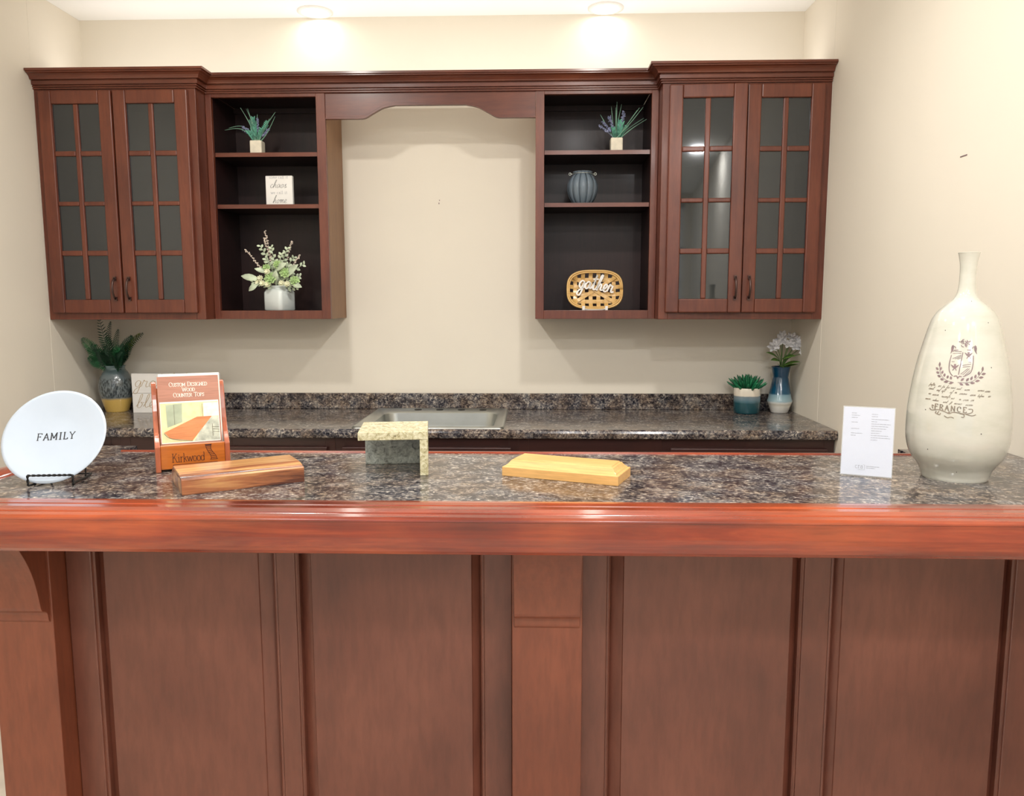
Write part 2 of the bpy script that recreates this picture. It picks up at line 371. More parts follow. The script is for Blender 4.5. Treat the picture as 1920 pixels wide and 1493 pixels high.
def arc(cx, cy, rx, ry, a0, a1, n=12):
    return [(cx+rx*math.cos(R(a0+(a1-a0)*i/n)), cy+ry*math.sin(R(a0+(a1-a0)*i/n))) for i in range(n+1)]

# ------------------------------------------------------------------ lettering
def sf(x, y, w_=0.22): return [(x-w_/2, y), (x+w_/2, y)]
CAPS = {
 'F': (.70, [[(.14, 0), (.14, 1)], [(.02, 1), (.62, 1)], [(.62, 1), (.62, .84)], [(.14, .52), (.46, .52)], [(.46, .6), (.46, .44)], sf(.14, 0, .26)]),
 'A': (.80, [[(.08, 0), (.40, 1)], [(.38, 1), (.72, 0)], [(.19, .34), (.61, .34)], sf(.08, 0, .2), sf(.72, 0, .22)]),
 'M': (.96, [[(.12, 0), (.12, 1)], [(.12, 1), (.46, .2)], [(.46, .2), (.80, 1)], [(.80, 1), (.80, 0)], sf(.1, 0), sf(.8, 0), sf(.07, 1, .12), sf(.85, 1, .12)]),
 'I': (.44, [[(.22, 0), (.22, 1)], sf(.22, 0, .3), sf(.22, 1, .3)]),
 'L': (.66, [[(.16, 0), (.16, 1)], [(.04, 0), (.6, 0)], [(.6, 0), (.6, .2)], sf(.16, 1, .26)]),
 'Y': (.78, [[(.08, 1), (.38, .5)], [(.7, 1), (.38, .5)], [(.38, .5), (.38, 0)], sf(.38, 0, .28), sf(.08, 1, .2), sf(.7, 1, .2)]),
 'R': (.78, [[(.14, 0), (.14, 1)], [(.02, 1), (.4, 1)]+arc(.4, .76, .24, .24, 90, -90)+[(.14, .52)], [(.36, .52), (.72, 0)], sf(.14, 0, .24), sf(.74, 0, .14)]),
 'N': (.84, [[(.12, 0), (.12, 1)], [(.12, 1), (.70, 0)], [(.70, 0), (.70, 1)], sf(.12, 0), sf(.08, 1, .14), sf(.7, 1)]),
 'C': (.78, [arc(.42, .5, .34, .5, 48, 312, 18), [(.65, .87), (.67, .64)]]),
 'E': (.72, [[(.14, 0), (.14, 1)], [(.02, 1), (.6, 1)], [(.6, 1), (.6, .84)], [(.14, .52), (.46, .52)], [(.02, 0), (.64, 0)], [(.64, 0), (.64, .18)]]),
 'U': (.80, [[(.14, 1), (.14, .3)]+arc(.40, .3, .26, .3, 180, 360)+[(.66, 1)], sf(.14, 1), sf(.66, 1)]),
 'S': (.62, [smooth([(.52, .8), (.3, 1), (.1, .78), (.3, .53), (.52, .28), (.3, 0), (.06, .2)], 5), [(.53, .95), (.53, .76)], [(.06, .24), (.06, .05)]]),
 'T': (.74, [[(.37, 0), (.37, 1)], [(.04, 1), (.70, 1)], [(.04, 1), (.04, .82)], [(.70, 1), (.70, .82)], sf(.37, 0, .26)]),
 'O': (.86, [arc(.43, .5, .36, .5, 0, 360, 24)]),
 'D': (.84, [[(.14, 0), (.14, 1)], [(.02, 1), (.32, 1)]+arc(.32, .5, .42, .5, 90, -90)+[(.02, 0)]]),
 'G': (.86, [arc(.44, .5, .36, .5, 48, 350, 20), [(.78, 0), (.78, .42)], [(.58, .42), (.86, .42)]]),
 'W': (1.1, [[(.06, 1), (.30, 0)], [(.30, 0), (.54, .9)], [(.54, .9), (.78, 0)], [(.78, 0), (1.02, 1)], sf(.06, 1, .2), sf(1.02, 1, .2)]),
 'P': (.70, [[(.14, 0), (.14, 1)], [(.02, 1), (.36, 1)]+arc(.36, .74, .24, .26, 90, -90)+[(.14, .48)], sf(.14, 0, .26)]),
 'K': (.82, [[(.14, 0), (.14, 1)], [(.14, .42), (.62, 1)], [(.32, .62), (.70, 0)], sf(.14, 0, .24), sf(.14, 1, .24), sf(.62, 1, .2), sf(.72, 0, .22)]),
 'i': (.34, [[(.17, 0), (.17, .6)], [(.06, .6), (.17, .6)], sf(.17, 0, .24), [(.17, .76), (.17, .88)]]),
 'r': (.46, [[(.14, 0), (.14, .6)], smooth([(.14, .42), (.26, .6), (.42, .56)], 4), [(.04, .6), (.14, .6)], sf(.14, 0, .22)]),
 'k': (.60, [[(.14, 0), (.14, 1)], [(.14, .26), (.46, .6)], [(.26, .38), (.54, 0)], sf(.14, 0, .22), [(.04, 1), (.14, 1)]]),
 'w': (.82, [[(.04, .6), (.22, 0)], [(.22, 0), (.40, .56)], [(.40, .56), (.58, 0)], [(.58, 0), (.76, .6)], sf(.05, .6, .16), sf(.75, .6, .16)]),
 'o': (.58, [arc(.29, .3, .24, .31, 0, 360, 18)]),
 'd': (.62, [arc(.27, .3, .22, .31, 0, 360, 18), [(.49, 0), (.49, 1)], [(.38, 1), (.49, 1)]]),
 's': (.50, [smooth([(.42, .5), (.24, .61), (.08, .47), (.26, .32), (.43, .15), (.24, 0), (.06, .1)], 4)]),
 'm': (.84, [[(.12, 0), (.12, .6)], smooth([(.12, .42), (.26, .6), (.38, .5), (.4, 0)], 4), smooth([(.4, .42), (.54, .6), (.66, .5), (.68, 0)], 4)]),
 'e': (.56, [[(.06, .32), (.48, .32)]+arc(.27, .31, .22, .30, 0, 310, 16)]),
 'c': (.52, [arc(.27, .3, .22, .31, 50, 310, 14)]),
 'a': (.56, [arc(.24, .2, .18, .2, 0, 360, 14), smooth([(.08, .54), (.26, .61), (.42, .48), (.42, .0), (.5, 0)], 4)]),
 'l': (.34, [[(.17, 0), (.17, 1)], sf(.17, 0, .26), [(.06, 1), (.17, 1)]]),
 't': (.42, [smooth([(.18, .86), (.18, .2), (.24, .02), (.38, .08)], 4), [(.04, .6), (.36, .6)]]),
}
SCRIPT = {
 'g': (.46, [[(.38, .40), (.22, .48), (.06, .30), (.12, .06), (.28, .08), (.39, .40), (.36, .0), (.24, -.42), (.04, -.40), (.12, -.14), (.48, .10)]]),
 'a': (.50, [[(.38, .40), (.22, .47), (.05, .25), (.14, .02), (.30, .12), (.39, .42), (.38, .10), (.52, .08)]]),
 't': (.36, [[(.0, .08), (.16, .45), (.24, .95)], [(.24, .95), (.15, .30), (.20, .03), (.38, .10)], [(.02, .66), (.40, .72)]]),
 'h': (.50, [[(.0, .08), (.20, .55), (.31, .96), (.21, .94), (.12, .40), (.09, .0)], [(.09, .06), (.24, .42), (.36, .38), (.35, .08), (.52, .08)]]),
 'e': (.38, [[(.0, .08), (.16, .18), (.29, .36), (.19, .48), (.07, .30), (.13, .04), (.26, .02), (.40, .12)]]),
 'r': (.44, [[(.0, .08), (.11, .50), (.18, .42), (.32, .42), (.28, .16), (.33, .02), (.48, .10)]]),
 'c': (.38, [[(.34, .38), (.23, .47), (.07, .28), (.13, .04), (.26, .02), (.40, .12)]]),
 'o': (.46, [[(.24, .46), (.07, .30), (.12, .03), (.29, .06), (.34, .32), (.23, .45), (.34, .38), (.48, .42)]]),
 's': (.40, [[(.0, .08), (.23, .48), (.21, .30), (.28, .10), (.12, .0)], [(.12, .0), (.28, .04), (.42, .12)]]),
 'm': (.62, [[(.0, .36), (.08, .45), (.10, .02)], [(.10, .12), (.22, .46), (.29, .36), (.28, .02)], [(.28, .12), (.41, .46), (.48, .34), (.47, .06), (.64, .10)]]),
 'l': (.30, [[(.0, .08), (.18, .55), (.24, .96), (.14, .92), (.09, .25), (.17, .02), (.32, .10)]]),
 'b': (.42, [[(.0, .08), (.18, .55), (.24, .96), (.14, .92), (.08, .10), (.23, .0), (.34, .26), (.22, .40), (.44, .36)]]),
 'f': (.36, [[(.0, .08), (.22, .60), (.30, .95), (.20, .92), (.14, .20), (.06, -.40), (.16, -.34), (.12, .05), (.38, .12)]]),
 'u': (.50, [[(.0, .08), (.09, .44), (.08, .10), (.18, .0), (.34, .42), (.34, .08), (.52, .08)]]),
 'd': (.50, [[(.36, .38), (.22, .46), (.05, .25), (.13, .02), (.30, .14), (.44, .96)], [(.44, .96), (.37, .30), (.38, .06), (.52, .08)]]),
}
def write(txt, size, x0=0, y0=0, sp=0.0, script=False, center=False, slant=0.0, wide=1.0, small=None):
    """strokes of a line of text; small = height of the small capitals after the first letter of each word"""
    lines = []; x = 0; first = True
    for ch in txt:
        if ch == ' ': x += 0.42*size; first = True; continue
        k = size if (small is None or first) else small; first = False
        adv, st = (SCRIPT if script else CAPS)[ch]
        for s_ in st:
            p = smooth(s_, 5) if script else s_
            lines.append([(x+(a+b*slant)*k*wide, b*k) for a, b in p])
        x += (adv+sp)*k*wide
    ox = x0-(x/2 if center else 0)
    return [[(a+ox, b+y0) for a, b in l_] for l_ in lines]
def flat(o, ux, uy, n):                                          # a plane: origin, axes, normal
    o, ux, uy, n = map(Vector, (o, ux, uy, n))
    return lambda u, v: (o+ux*u+uy*v, n)

# ================================================================== the room
XL, XR, D = -2.0914, 1.1884, 3.7005
YC = 3.318                                                       # alcove corner
struct('wall_back', MB().box(XL-.3, XR+.3, D, D+.12, 0, CEIL), 'wall')
b = MB().box(XR, XR+.16, YC, D+.1, 0, CEIL); struct('trim_1', b, 'wall', 'short beige return wall right of the cabinets', .002)
b = MB().box(XL-.16, XL, YC, D+.1, 0, CEIL); struct('trim_2', b, 'wall', 'short beige return wall left of the cabinets', .002)
struct('wall_right', MB().box(XR+.0008, XR+.16, -3.2, YC, 0, CEIL), 'wall')
struct('wall_left', MB().box(XL-.16, XL-.0008, -3.2, YC, 0, CEIL), 'wall')
w_ = MB(); w_.box(XL-.16, -1.95, -3.2, -3.08, 0, CEIL); w_.box(1.10, XR+.16, -3.2, -3.08, 0, CEIL)
w_.box(-1.95, 1.10, -3.2, -3.08, 0, .25); w_.box(-1.95, 1.10, -3.2, -3.08, 2.6, CEIL)
struct('wall_front', w_, 'wall')
wf = MB()
for x in (-1.95, -.95, .06, 1.06): wf.box(x, x+.04, -3.19, -3.10, .25, 2.6)
wf.box(-1.95, 1.10, -3.19, -3.10, .25, .29); wf.box(-1.95, 1.10, -3.19, -3.10, 2.56, 2.6); wf.box(-1.95, 1.10, -3.19, -3.10, 2.05, 2.09)
struct('added_window_1', wf, 'matwhite')  # unseen window added behind the camera to brighten bar front and ceiling
struct('ceiling', MB().box(XL-.3, XR+.3, -3.3, D+.2, CEIL, CEIL+.1), 'ceiling')
struct('floor', MB().box(XL-.3, XR+.3, -3.3, D+.2, -.1, 0), 'floor')
for x, wh in ((-0.985, 'left'), (0.300, 'right')):
    o = thing('ceiling_light', 'recessed round ceiling light at the back wall, the %s one of the two' % wh, 'ceiling light', (x, 3.628, CEIL), group='recessed lights at the back wall')
    ring = [(.078, 0), (.078, -.004), (.060, -.007), (.056, -.003), (.056, 0)]
    obj('trim_ring', MB().lathe([(r, z) for r, z in ring], 40, cap=False), 'matwhite', o, local=True)
    e = NT('lit_lamp_lens'); e.set(); e.b.inputs['Emission Color'].default_value = (1, .95, .86, 1); e.b.inputs['Emission Strength'].default_value = 6
    obj('lens', MB().lathe([(.055, -.001), (.055, -.003), (.02, -.0035)], 32), e.m, o, local=True)
for x, z, lab in ((-.453, 1.907, 'tiny old screw hole in the bare wall between the open shelves'),):
    tag(obj('screw_hole', MB().box(x-.002, x+.002, D-.0015, D+.001, z-.012, z-.005).box(x+.001, x+.004, D-.0015, D+.001, z+.002, z+.008), 'mauve', org=(x, D, z)), lab, 'wall mark')
tag(obj('screw_hole', MB().box(XR-.0005, XR+.002, 2.27, 2.305, 1.847, 1.850), 'mauve', org=(XR+.0008, 2.287, 1.848)), 'tiny mark on the right wall above the big cream vase', 'wall mark')

# ================================================================== wall cabinets
YG, YO, ZB, ZT, ZC = 3.324, 3.416, 1.372, 2.3229, 2.3946
x1, x2, x3, x4 = -1.4116, -.898, -.0056, .5098
def handle(mb, x, y, z0, z1):
    zs = [z0+(z1-z0)*i/10 for i in range(11)]
    mb.tube([(x, y-.004-.022*math.sin(math.pi*i/10)**.6, zs[i]) for i in range(11)], [.005 if i in (0, 10) else .0045 for i in range(11)], 8)
    for z in (z0, z1): mb.box(x-.006, x+.006, y-.006, y+.001, z-.008, z+.008)
def glass_cabinet(xa, xb, doors, side, label, ajar=0):
    o = thing('glass_door_cabinet', label, 'wall cabinet', ((xa+xb)/2, YG, ZB), group='wall cabinets with glass doors')
    T = .018; b = MB()
    b.box(xa, xa+T, YG+.02, D-.002, ZB, ZT+.03); b.box(xb-T, xb, YG+.02, D-.002, ZB, ZT+.03)
    b.box(xa+T, xb-T, YG+.02, D-.002, ZB+.02, ZB+.036); b.box(xa+T, xb-T, YG+.02, D-.002, ZT-.01, ZT+.01)
    obj('carcass', b, 'cherry', o)
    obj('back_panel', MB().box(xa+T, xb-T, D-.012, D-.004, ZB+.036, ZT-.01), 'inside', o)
    f = MB(); f.box(xa, xa+.04, YG, YG+.0195, ZB, ZT+.03); f.box(xb-.04, xb, YG, YG+.0195, ZB, ZT+.03)
    f.box(xa+.04, xb-.04, YG, YG+.0195, ZB, ZB+.045); f.box(xa+.04, xb-.04, YG, YG+.0195, ZT-.04, ZT+.03)
    obj('face_frame', f, 'cherry', o, bevel=.0015)
    for z in (1.650, 2.072):
        obj('shelf', MB().box(xa+T, xb-T, YG+.05, D-.013, z-.016, z), 'matwhite', o, bevel=.001)
    for k, (da, db) in enumerate(doors):
        z0, z1 = 1.400, 2.315; y0, y1 = YG-.021, YG-.001; dx = db-da
        xo = [da+.054, (da+db)/2-.0105, (da+db)/2+.0105, db-.054]
        zo = [z0+.057, 1.641, 1.663, 1.848, 1.866, 2.051, 2.072, z1-.054]
        d = MB(); d.box(da, xo[0], y0, y1, z0, z1); d.box(xo[3], db, y0, y1, z0, z1)
        d.box(xo[0], xo[3], y0, y1, z0, zo[0]); d.box(xo[0], xo[3], y0, y1, zo[7], z1)
        # hinge axis for the ajar door: rotate about its left edge
        ang = R(ajar) if (ajar and k == 0) else 0
        def rotm(mb):
            if ang:
                c_, s_ = math.cos(-ang), math.sin(-ang)
                mb.v = [(da+(x-da)*c_-(y-y1)*s_, y1+(x-da)*s_+(y-y1)*c_, z) for x, y, z in mb.v]
            return mb
        dr = obj('door', rotm(d), 'cherry', o, bevel=.0045)
        mu = MB(); yb = y0+.004
        mu.box(xo[1], xo[2], yb, y1-.002, zo[0], zo[7])
        for a_, c_ in ((zo[1], zo[2]), (zo[3], zo[4]), (zo[5], zo[6])):
            mu.box(xo[0], xo[1], yb, y1-.002, a_, c_); mu.box(xo[2], xo[3], yb, y1-.002, a_, c_)
        obj('muntin', rotm(mu), 'cherry', dr, bevel=.0042)
        for i in (0, 2):
            for j in (0, 2, 4, 6):
                obj('pane', rotm(MB().box(xo[i]-.002, xo[i+1]+.002, y1-.008, y1-.005, zo[j]-.002, zo[j+1]+.002)), 'glass', dr)
        hb = MB(); hx = db-.027 if k == 0 else da+.027
        handle(hb, hx, y0-.003, 1.460, 1.545); obj('handle', rotm(hb), 'bronze', dr)
    return o
glass_cabinet(XL, x1, ((-2.065, -1.758), (-1.752, -1.440)), 'L', 'cherry wall cabinet with eight-pane glass doors in the left corner above the fern')
glass_cabinet(x4, XR, ((.537, .8455), (.850, 1.157)), 'R', 'cherry wall cabinet with glass doors in the right corner, reflecting the room', ajar=3.0)
def open_cabinet(xa, xb, ia, ib, label, veneer_right):
    o = thing('open_shelf_cabinet', label, 'open cabinet', ((xa+xb)/2, YO, ZB), group='open shelf cabinets')
    T = .016; yb = D-.002
    for xx, rr in ((xa, 0), (xb-T, 1)):
        mat = 'side' if (rr == 1) == veneer_right else 'cherry'
        s_ = MB().box(xx, xx+T, YO+.02, yb, ZB, ZT+.03); 
        obj('side_panel', s_, [mat], o)
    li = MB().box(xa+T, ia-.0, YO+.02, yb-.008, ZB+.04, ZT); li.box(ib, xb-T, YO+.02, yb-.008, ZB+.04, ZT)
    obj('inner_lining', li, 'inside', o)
    f = MB(); f.box(xa, ia, YO, YO+.0195, ZB, ZT+.03); f.box(ib, xb, YO, YO+.0195, ZB, ZT+.03)
    f.box(ia, ib, YO, YO+.0195, ZB, 1.409); f.box(ia, ib, YO, YO+.0195, 2.3085, ZT+.03)
    obj('face_frame', f, 'cherry', o, bevel=.0012)
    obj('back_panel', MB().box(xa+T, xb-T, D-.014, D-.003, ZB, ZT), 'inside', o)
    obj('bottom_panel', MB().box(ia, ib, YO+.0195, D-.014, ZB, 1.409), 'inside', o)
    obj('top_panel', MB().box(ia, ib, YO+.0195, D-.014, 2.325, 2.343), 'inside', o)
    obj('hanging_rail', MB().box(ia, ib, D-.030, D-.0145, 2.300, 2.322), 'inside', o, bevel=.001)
    for z in (2.084, 1.866):
        sb = MB().box(ia+.0015, ib-.0015, YO+.022, D-.0145, z-.0175, z)
        sh = obj('shelf', sb, 'inside', o)
        obj('shelf_edge', MB().box(ia+.0015, ib-.0015, YO+.0200, YO+.0218, z-.0175, z), 'cherry_x', sh)
    return o
open_cabinet(x1+.001, x2, -1.386, -.937, 'open cherry shelf cabinet on the left, holding the chaos sign and bouquet', True)
open_cabinet(x3, x4-.001, .031, .480, 'open cherry shelf cabinet on the right, holding the glass jar and gather basket', False)

prof = [(-.02, ZT), (.008, ZT), (.008, ZT+.005), (.004, ZT+.0055), (.004, ZT+.008), (.011, ZT+.0085), (.011, ZT+.013), (.0065, ZT+.0135), (.0065, ZT+.016), (.015, ZT+.0165), (.016, ZT+.031),
        (.012, ZT+.0315), (.012, ZT+.035), (.024, ZT+.0355), (.026, ZT+.041), (.031, ZT+.048), (.039, ZT+.054), (.048, ZT+.0565), (.0495, ZT+.057), (.0495, ZT+.061), (.057, ZT+.062), (.057, ZC), (-.02, ZC)]
pth = [(XL+.001, YG), (x1, YG), (x1, YO), (x4, YO), (x4, YG), (XR-.001, YG)]
tag(obj('crown_moulding', MB().sweep(pth, prof), 'cherry_x', org=(-.45, YO, ZT), bevel=.0008), 'long cherry crown moulding stepping along the tops of the wall cabinets', 'crown moulding')
# valance
va = [(-.8975, 2.3235), (-.8975, 2.2165)]+smooth([(-.757, 2.2165), (-.728, 2.2195), (-.690, 2.2400), (-.650, 2.2600), (-.600, 2.2705)], 6)
vb = smooth([(-.300, 2.2705), (-.250, 2.2600), (-.211, 2.2400), (-.172, 2.2195), (-.146, 2.2165)], 6)+[(-.0061, 2.2165), (-.0061, 2.3235)]
o = thing('arched_valance', 'arched cherry valance board bridging the two open shelf cabinets', 'valance', (-.45, YO, 2.2165))
obj('board', MB().prism(va+vb, 'Y', YO+.004, YO+.023), 'cherry_x', o, bevel=.001)
ed = va[1:]+vb[:-1]
e = MB()
for off_, th, y0 in ((.0045, .0045, YO+.0005), (.012, .0015, YO+.0035)):
    for i in range(len(ed)-1):
        (a0, a1), (c0, c1) = ed[i], ed[i+1]
        e.add([(a0, y0, a1+off_-th), (c0, y0, c1+off_-th), (c0, y0, c1+off_), (a0, y0, a1+off_), (a0, YO+.006, a1+off_-th), (c0, YO+.006, c1+off_-th), (c0, YO+.006, c1+off_), (a0, YO+.006, a1+off_)],
              [(0, 1, 2, 3), (0, 4, 5, 1), (3, 2, 6, 7)])
obj('edge_bead', e, 'cherry_x', o)

# ================================================================== back counter
H, YF = .9387, D-.620
o = thing('back_counter_top', 'dark speckled laminate worktop with a low backsplash along the back wall', 'countertop', (-.45, 3.4, H-.038))
sx0, sx1, sy0, sy1 = -.700, -.170, 3.150, 3.575
nose = lambda: [(YF+.012, H-.038), (YF+.003, H-.034), (YF, H-.024), (YF, H-.014), (YF+.003, H-.005), (YF+.010, H), (YF+.06, H), (YF+.06, H-.038)]
t_ = MB().prism(nose(), 'X', XL+.002, XR-.002)
t_.box(XL+.002, sx0, YF+.06, D-.002, H-.038, H); t_.box(sx1, XR-.002, YF+.06, D-.002, H-.038, H)
t_.box(sx0, sx1, YF+.06, sy0, H-.038, H); t_.box(sx0, sx1, sy1, D-.002, H-.038, H)
obj('worktop', t_, 'lam', o)
obj('backsplash', MB().box(XL+.003, XR-.003, D-.021, D-.002, H, H+.0759), 'lam', o, bevel=.004)
# sink
o = thing('kitchen_sink', 'shallow stainless steel drop-in sink with four tap holes', 'sink', (-.44, 3.37, H))
zr = H+.005; r_ = MB()
ox0, ox1, oy0, oy1 = -.750, -.130, 3.100, 3.668
def rrect(x0, x1, y0, y1, r, n=6):
    out = []
    for cx, cy, a in ((x1-r, y1-r, 0), (x0+r, y1-r, 90), (x0+r, y0+r, 180), (x1-r, y0+r, 270)):
        out += arc(cx, cy, r, r, a, a+90, n)
    return out
def loft(mb, rings, mi=0, smooth_=True, capend=False):
    n = len(rings[0]); vs = [v for r in rings for v in r]
    fs = [(i*n+k, i*n+(k+1) % n, (i+1)*n+(k+1) % n, (i+1)*n+k) for i in range(len(rings)-1) for k in range(n)]
    mb.add(vs, fs, mi, smooth_)
    if capend:
        b0 = len(mb.v)-n; mb.f.append([b0+k for k in range(n)]); mb.mi.append(mi); mb.sm.append(False)
R0 = lambda d, r, z: [(x, y, z) for x, y in rrect(ox0+d, ox1-d, oy0+d, oy1-d, r)]
def bowlring(d, r, z): return [(x, y, z) for x, y in rrect(sx0+.006+d, sx1-.006-d, sy0+.006+d, sy1-.006-d, r)]
loft(r_, [R0(0, .02, H+.0005), R0(.004, .02, zr+.002), R0(.012, .02, zr+.002), R0(.018, .02, zr-.002), bowlring(-.012, .06, zr-.002), bowlring(0, .055, zr-.008)])
obj('rim', r_, 'steel', o)
bo = MB(); loft(bo, [bowlring(0, .055, zr-.008), bowlring(.006, .055, zr-.06), bowlring(.014, .06, zr-.13), bowlring(.035, .05, zr-.155)], capend=True)
obj('basin', bo, 'steel', o)
obj('drain', MB().lathe([(.045, 0), (.045, .003), (.03, .001)], 24, (-.43, 3.36, zr-.155)), 'bronze', o)
for x in (-.555, -.453, -.351, -.250):
    obj('tap_hole', MB().lathe([(.017, -.001), (.017, .0008)], 20, (x, 3.632, zr-.001)), 'hole', o)
# base cabinets
zt_ = H-.040; yc = YF+.03
def base_cabinet(xa, xb, fronts, label, openings=()):
    o = thing('base_cabinet', label, 'base cabinet', ((xa+xb)/2, yc, 0), group='base cabinets under the back counter')
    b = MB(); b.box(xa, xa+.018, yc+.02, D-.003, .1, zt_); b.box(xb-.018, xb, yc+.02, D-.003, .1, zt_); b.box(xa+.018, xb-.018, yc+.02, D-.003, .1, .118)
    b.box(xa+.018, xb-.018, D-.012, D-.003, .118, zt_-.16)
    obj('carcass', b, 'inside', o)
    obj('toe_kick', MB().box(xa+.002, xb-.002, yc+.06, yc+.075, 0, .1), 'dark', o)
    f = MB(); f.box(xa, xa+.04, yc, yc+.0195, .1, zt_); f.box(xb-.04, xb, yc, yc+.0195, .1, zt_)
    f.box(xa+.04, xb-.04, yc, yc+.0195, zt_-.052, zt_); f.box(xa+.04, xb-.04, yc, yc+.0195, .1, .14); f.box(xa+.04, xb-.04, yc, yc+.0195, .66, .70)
    obj('face_frame', f, 'basew_shade', o, bevel=.001)
    if fronts:
        dr = obj('drawer', MB().box(xa+.03, xb-.03, yc-.020, yc-.0005, .685, zt_-.034), 'basew_shade', o, bevel=.004)
        hb = MB(); cx = (xa+xb)/2
        hb.tube([(cx-.05+.01*i, yc-.024-.018*math.sin(math.pi*i/10), .765) for i in range(11)], .0045, 8); obj('handle', hb, 'bronze', dr)
    nd = 2 if xb-xa > .5 else 1
    for k in range(nd):
        a_ = xa+.03+(xb-xa-.06)*k/nd+.002; c_ = xa+.03+(xb-xa-.06)*(k+1)/nd-.002
        obj('door', MB().box(a_, c_, yc-.020, yc-.0005, .115, .672), 'basew_shade', o, bevel=.004)
    return o
base_cabinet(XL+.004, -1.70, True, 'shaded cherry base cabinet in the left corner below the fern')
base_cabinet(-1.70, -1.28, False, 'shaded cherry base cabinet with an empty drawer opening behind the brochure stand')
base_cabinet(-1.28, -.815, True, 'shaded cherry base cabinet directly left of the sink cabinet')
base_cabinet(-.815, -.070, True, 'shaded cherry base cabinet under the steel sink')
base_cabinet(-.070, .505, False, 'shaded cherry base cabinet with an empty drawer opening right of the sink')
base_cabinet(.505, XR-.004, True, 'shaded cherry base cabinet in the right corner below the succulent')

# ================================================================== the bar
Hb, PF, PP = 1.067, 1.580, 1.635                                  # bar top, pier face, panel frame face
BX0, BX1 = -1.232, XR
o = thing('bar_worktop', 'long speckled laminate bar top with a thick glossy red wooden edge', 'bar top', (0, 1.7, 1.0))
t_ = MB().box(-1.156, BX1-.001, 1.4625, 1.938, Hb-.035, Hb)
t_.box(-1.156, -1.063, 1.9382, 2.024, Hb-.035, Hb); t_.box(.935, BX1-.001, 1.9382, 2.024, Hb-.035, Hb)
obj('laminate_surface', t_, 'lam', o)
edge = [(1.4624, Hb), (1.455, Hb+.0025), (1.440, Hb+.0035), (1.424, Hb+.0025), (1.421, Hb+.0008), (1.417, Hb+.0022), (1.400, Hb+.0020), (1.384, Hb-.001), (1.381, Hb-.0035), (1.377, Hb-.0025), (1.366, Hb-.0045), (1.3600, Hb-.0085),
        (1.3595, Hb-.0115), (1.3615, Hb-.0135), (1.3618, Hb-.020), (1.3614, Hb-.042), (1.3630, Hb-.051), (1.3665, Hb-.061), (1.3715, Hb-.070), (1.3785, Hb-.0775), (1.3900, Hb-.082), (1.4624, Hb-.082)]
obj('front_edge', MB().prism(edge, 'X', BX0, BX1-.001, smooth=False), 'rail', o, bevel=.0006)
le = [(-1.1562, Hb), (-1.170, Hb+.005), (-1.190, Hb+.010), (-1.212, Hb+.008), (-1.228, Hb), (-1.232, Hb-.012), (-1.230, Hb-.05), (-1.226, Hb-.074), (-1.1562, Hb-.082)]
obj('end_edge', MB().prism(le, 'Y', 1.4626, 2.024, smooth=True), 'rail_y', o)
obj('back_edge', MB().prism([(1.9383, Hb-.035), (1.953, Hb-.035), (1.9545, Hb-.002), (1.951, Hb+.0035), (1.943, Hb+.004), (1.9383, Hb)], 'X', -1.0628, .9348), 'rail', o, bevel=.001)

o = thing('home_bar', 'panelled cherry bar front with two square piers and raised panels', 'bar', (0, 1.75, 0))
ZU = Hb-.0825
obj('core', MB().box(-1.175, BX1-.004, PP+.020, 1.915, 0.0, ZU), 'bar', o)
frame = [(-1.0355, -.977), (-.567, -.525), (-.113, -.0505), (.0985, .154), (.574, .631), (1.017, BX1-.002)]
for a_, c_ in frame:
    obj('stile', MB().box(a_, c_, PP, PP+.0195, 0.09, ZU), 'bar', o, bevel=.003)
panels = [(-.977, -.949, -.607, -.567), (-.525, -.490, -.140, -.113), (.154, .190, .548, .574), (.631, .658, .992, 1.017)]
for a0, a1, a2, a3 in panels:
    p_ = MB()
    # sunk groove, sloping border, raised field; runs up under the bar top
    sec = [(a0+.0002, PP+.0195), (a0+.0002, PP+.002), (a0+.004, PP+.001), (a0+.007, PP+.004), (a0+.0085, PP+.0175), (a1-.0015, PP+.003), (a1, PP+.0005), (a2, PP+.0005),
           (a2+.0015, PP+.003), (a3-.0085, PP+.0175), (a3-.007, PP+.004), (a3-.004, PP+.001), (a3-.0002, PP+.002), (a3-.0002, PP+.0195)]
    p_.prism(sec, 'Z', .16, ZU)
    obj('raised_panel', p_, 'bar', o)
    obj('bottom_rail', MB().box(a0+.0003, a3-.0003, PP, PP+.0195, .09, .1595), 'bar', o, bevel=.0015)
obj('plinth', MB().box(-1.03, BX1-.004, PP-.008, PP+.0195, 0, .0895), 'bar', o, bevel=.002)
for a_, c_ in ((-1.174, -1.036), (-.050, .098)):
    obj('pier', MB().box(a_, c_, PF, PP+.0196, 0, ZU), 'barpier', o, bevel=.002)
    yz = [(PF, ZU), (1.462, ZU)]+smooth([(1.462, ZU-.006), (1.484, .968), (1.5015, .944), (1.522, .908), (1.537, .870), (1.5465, .832), (1.5515, .806)], 5)+smooth([(1.5515, .806), (1.556, .798), (1.566, .793), (1.572, .786), (1.5745, .772), (1.5785, .766)], 4)[1:]+[(PF, .764)]
    obj('corbel', MB().prism(yz, 'X', a_+.005, c_-.006, smooth=False), 'barpier', o, bevel=.001)

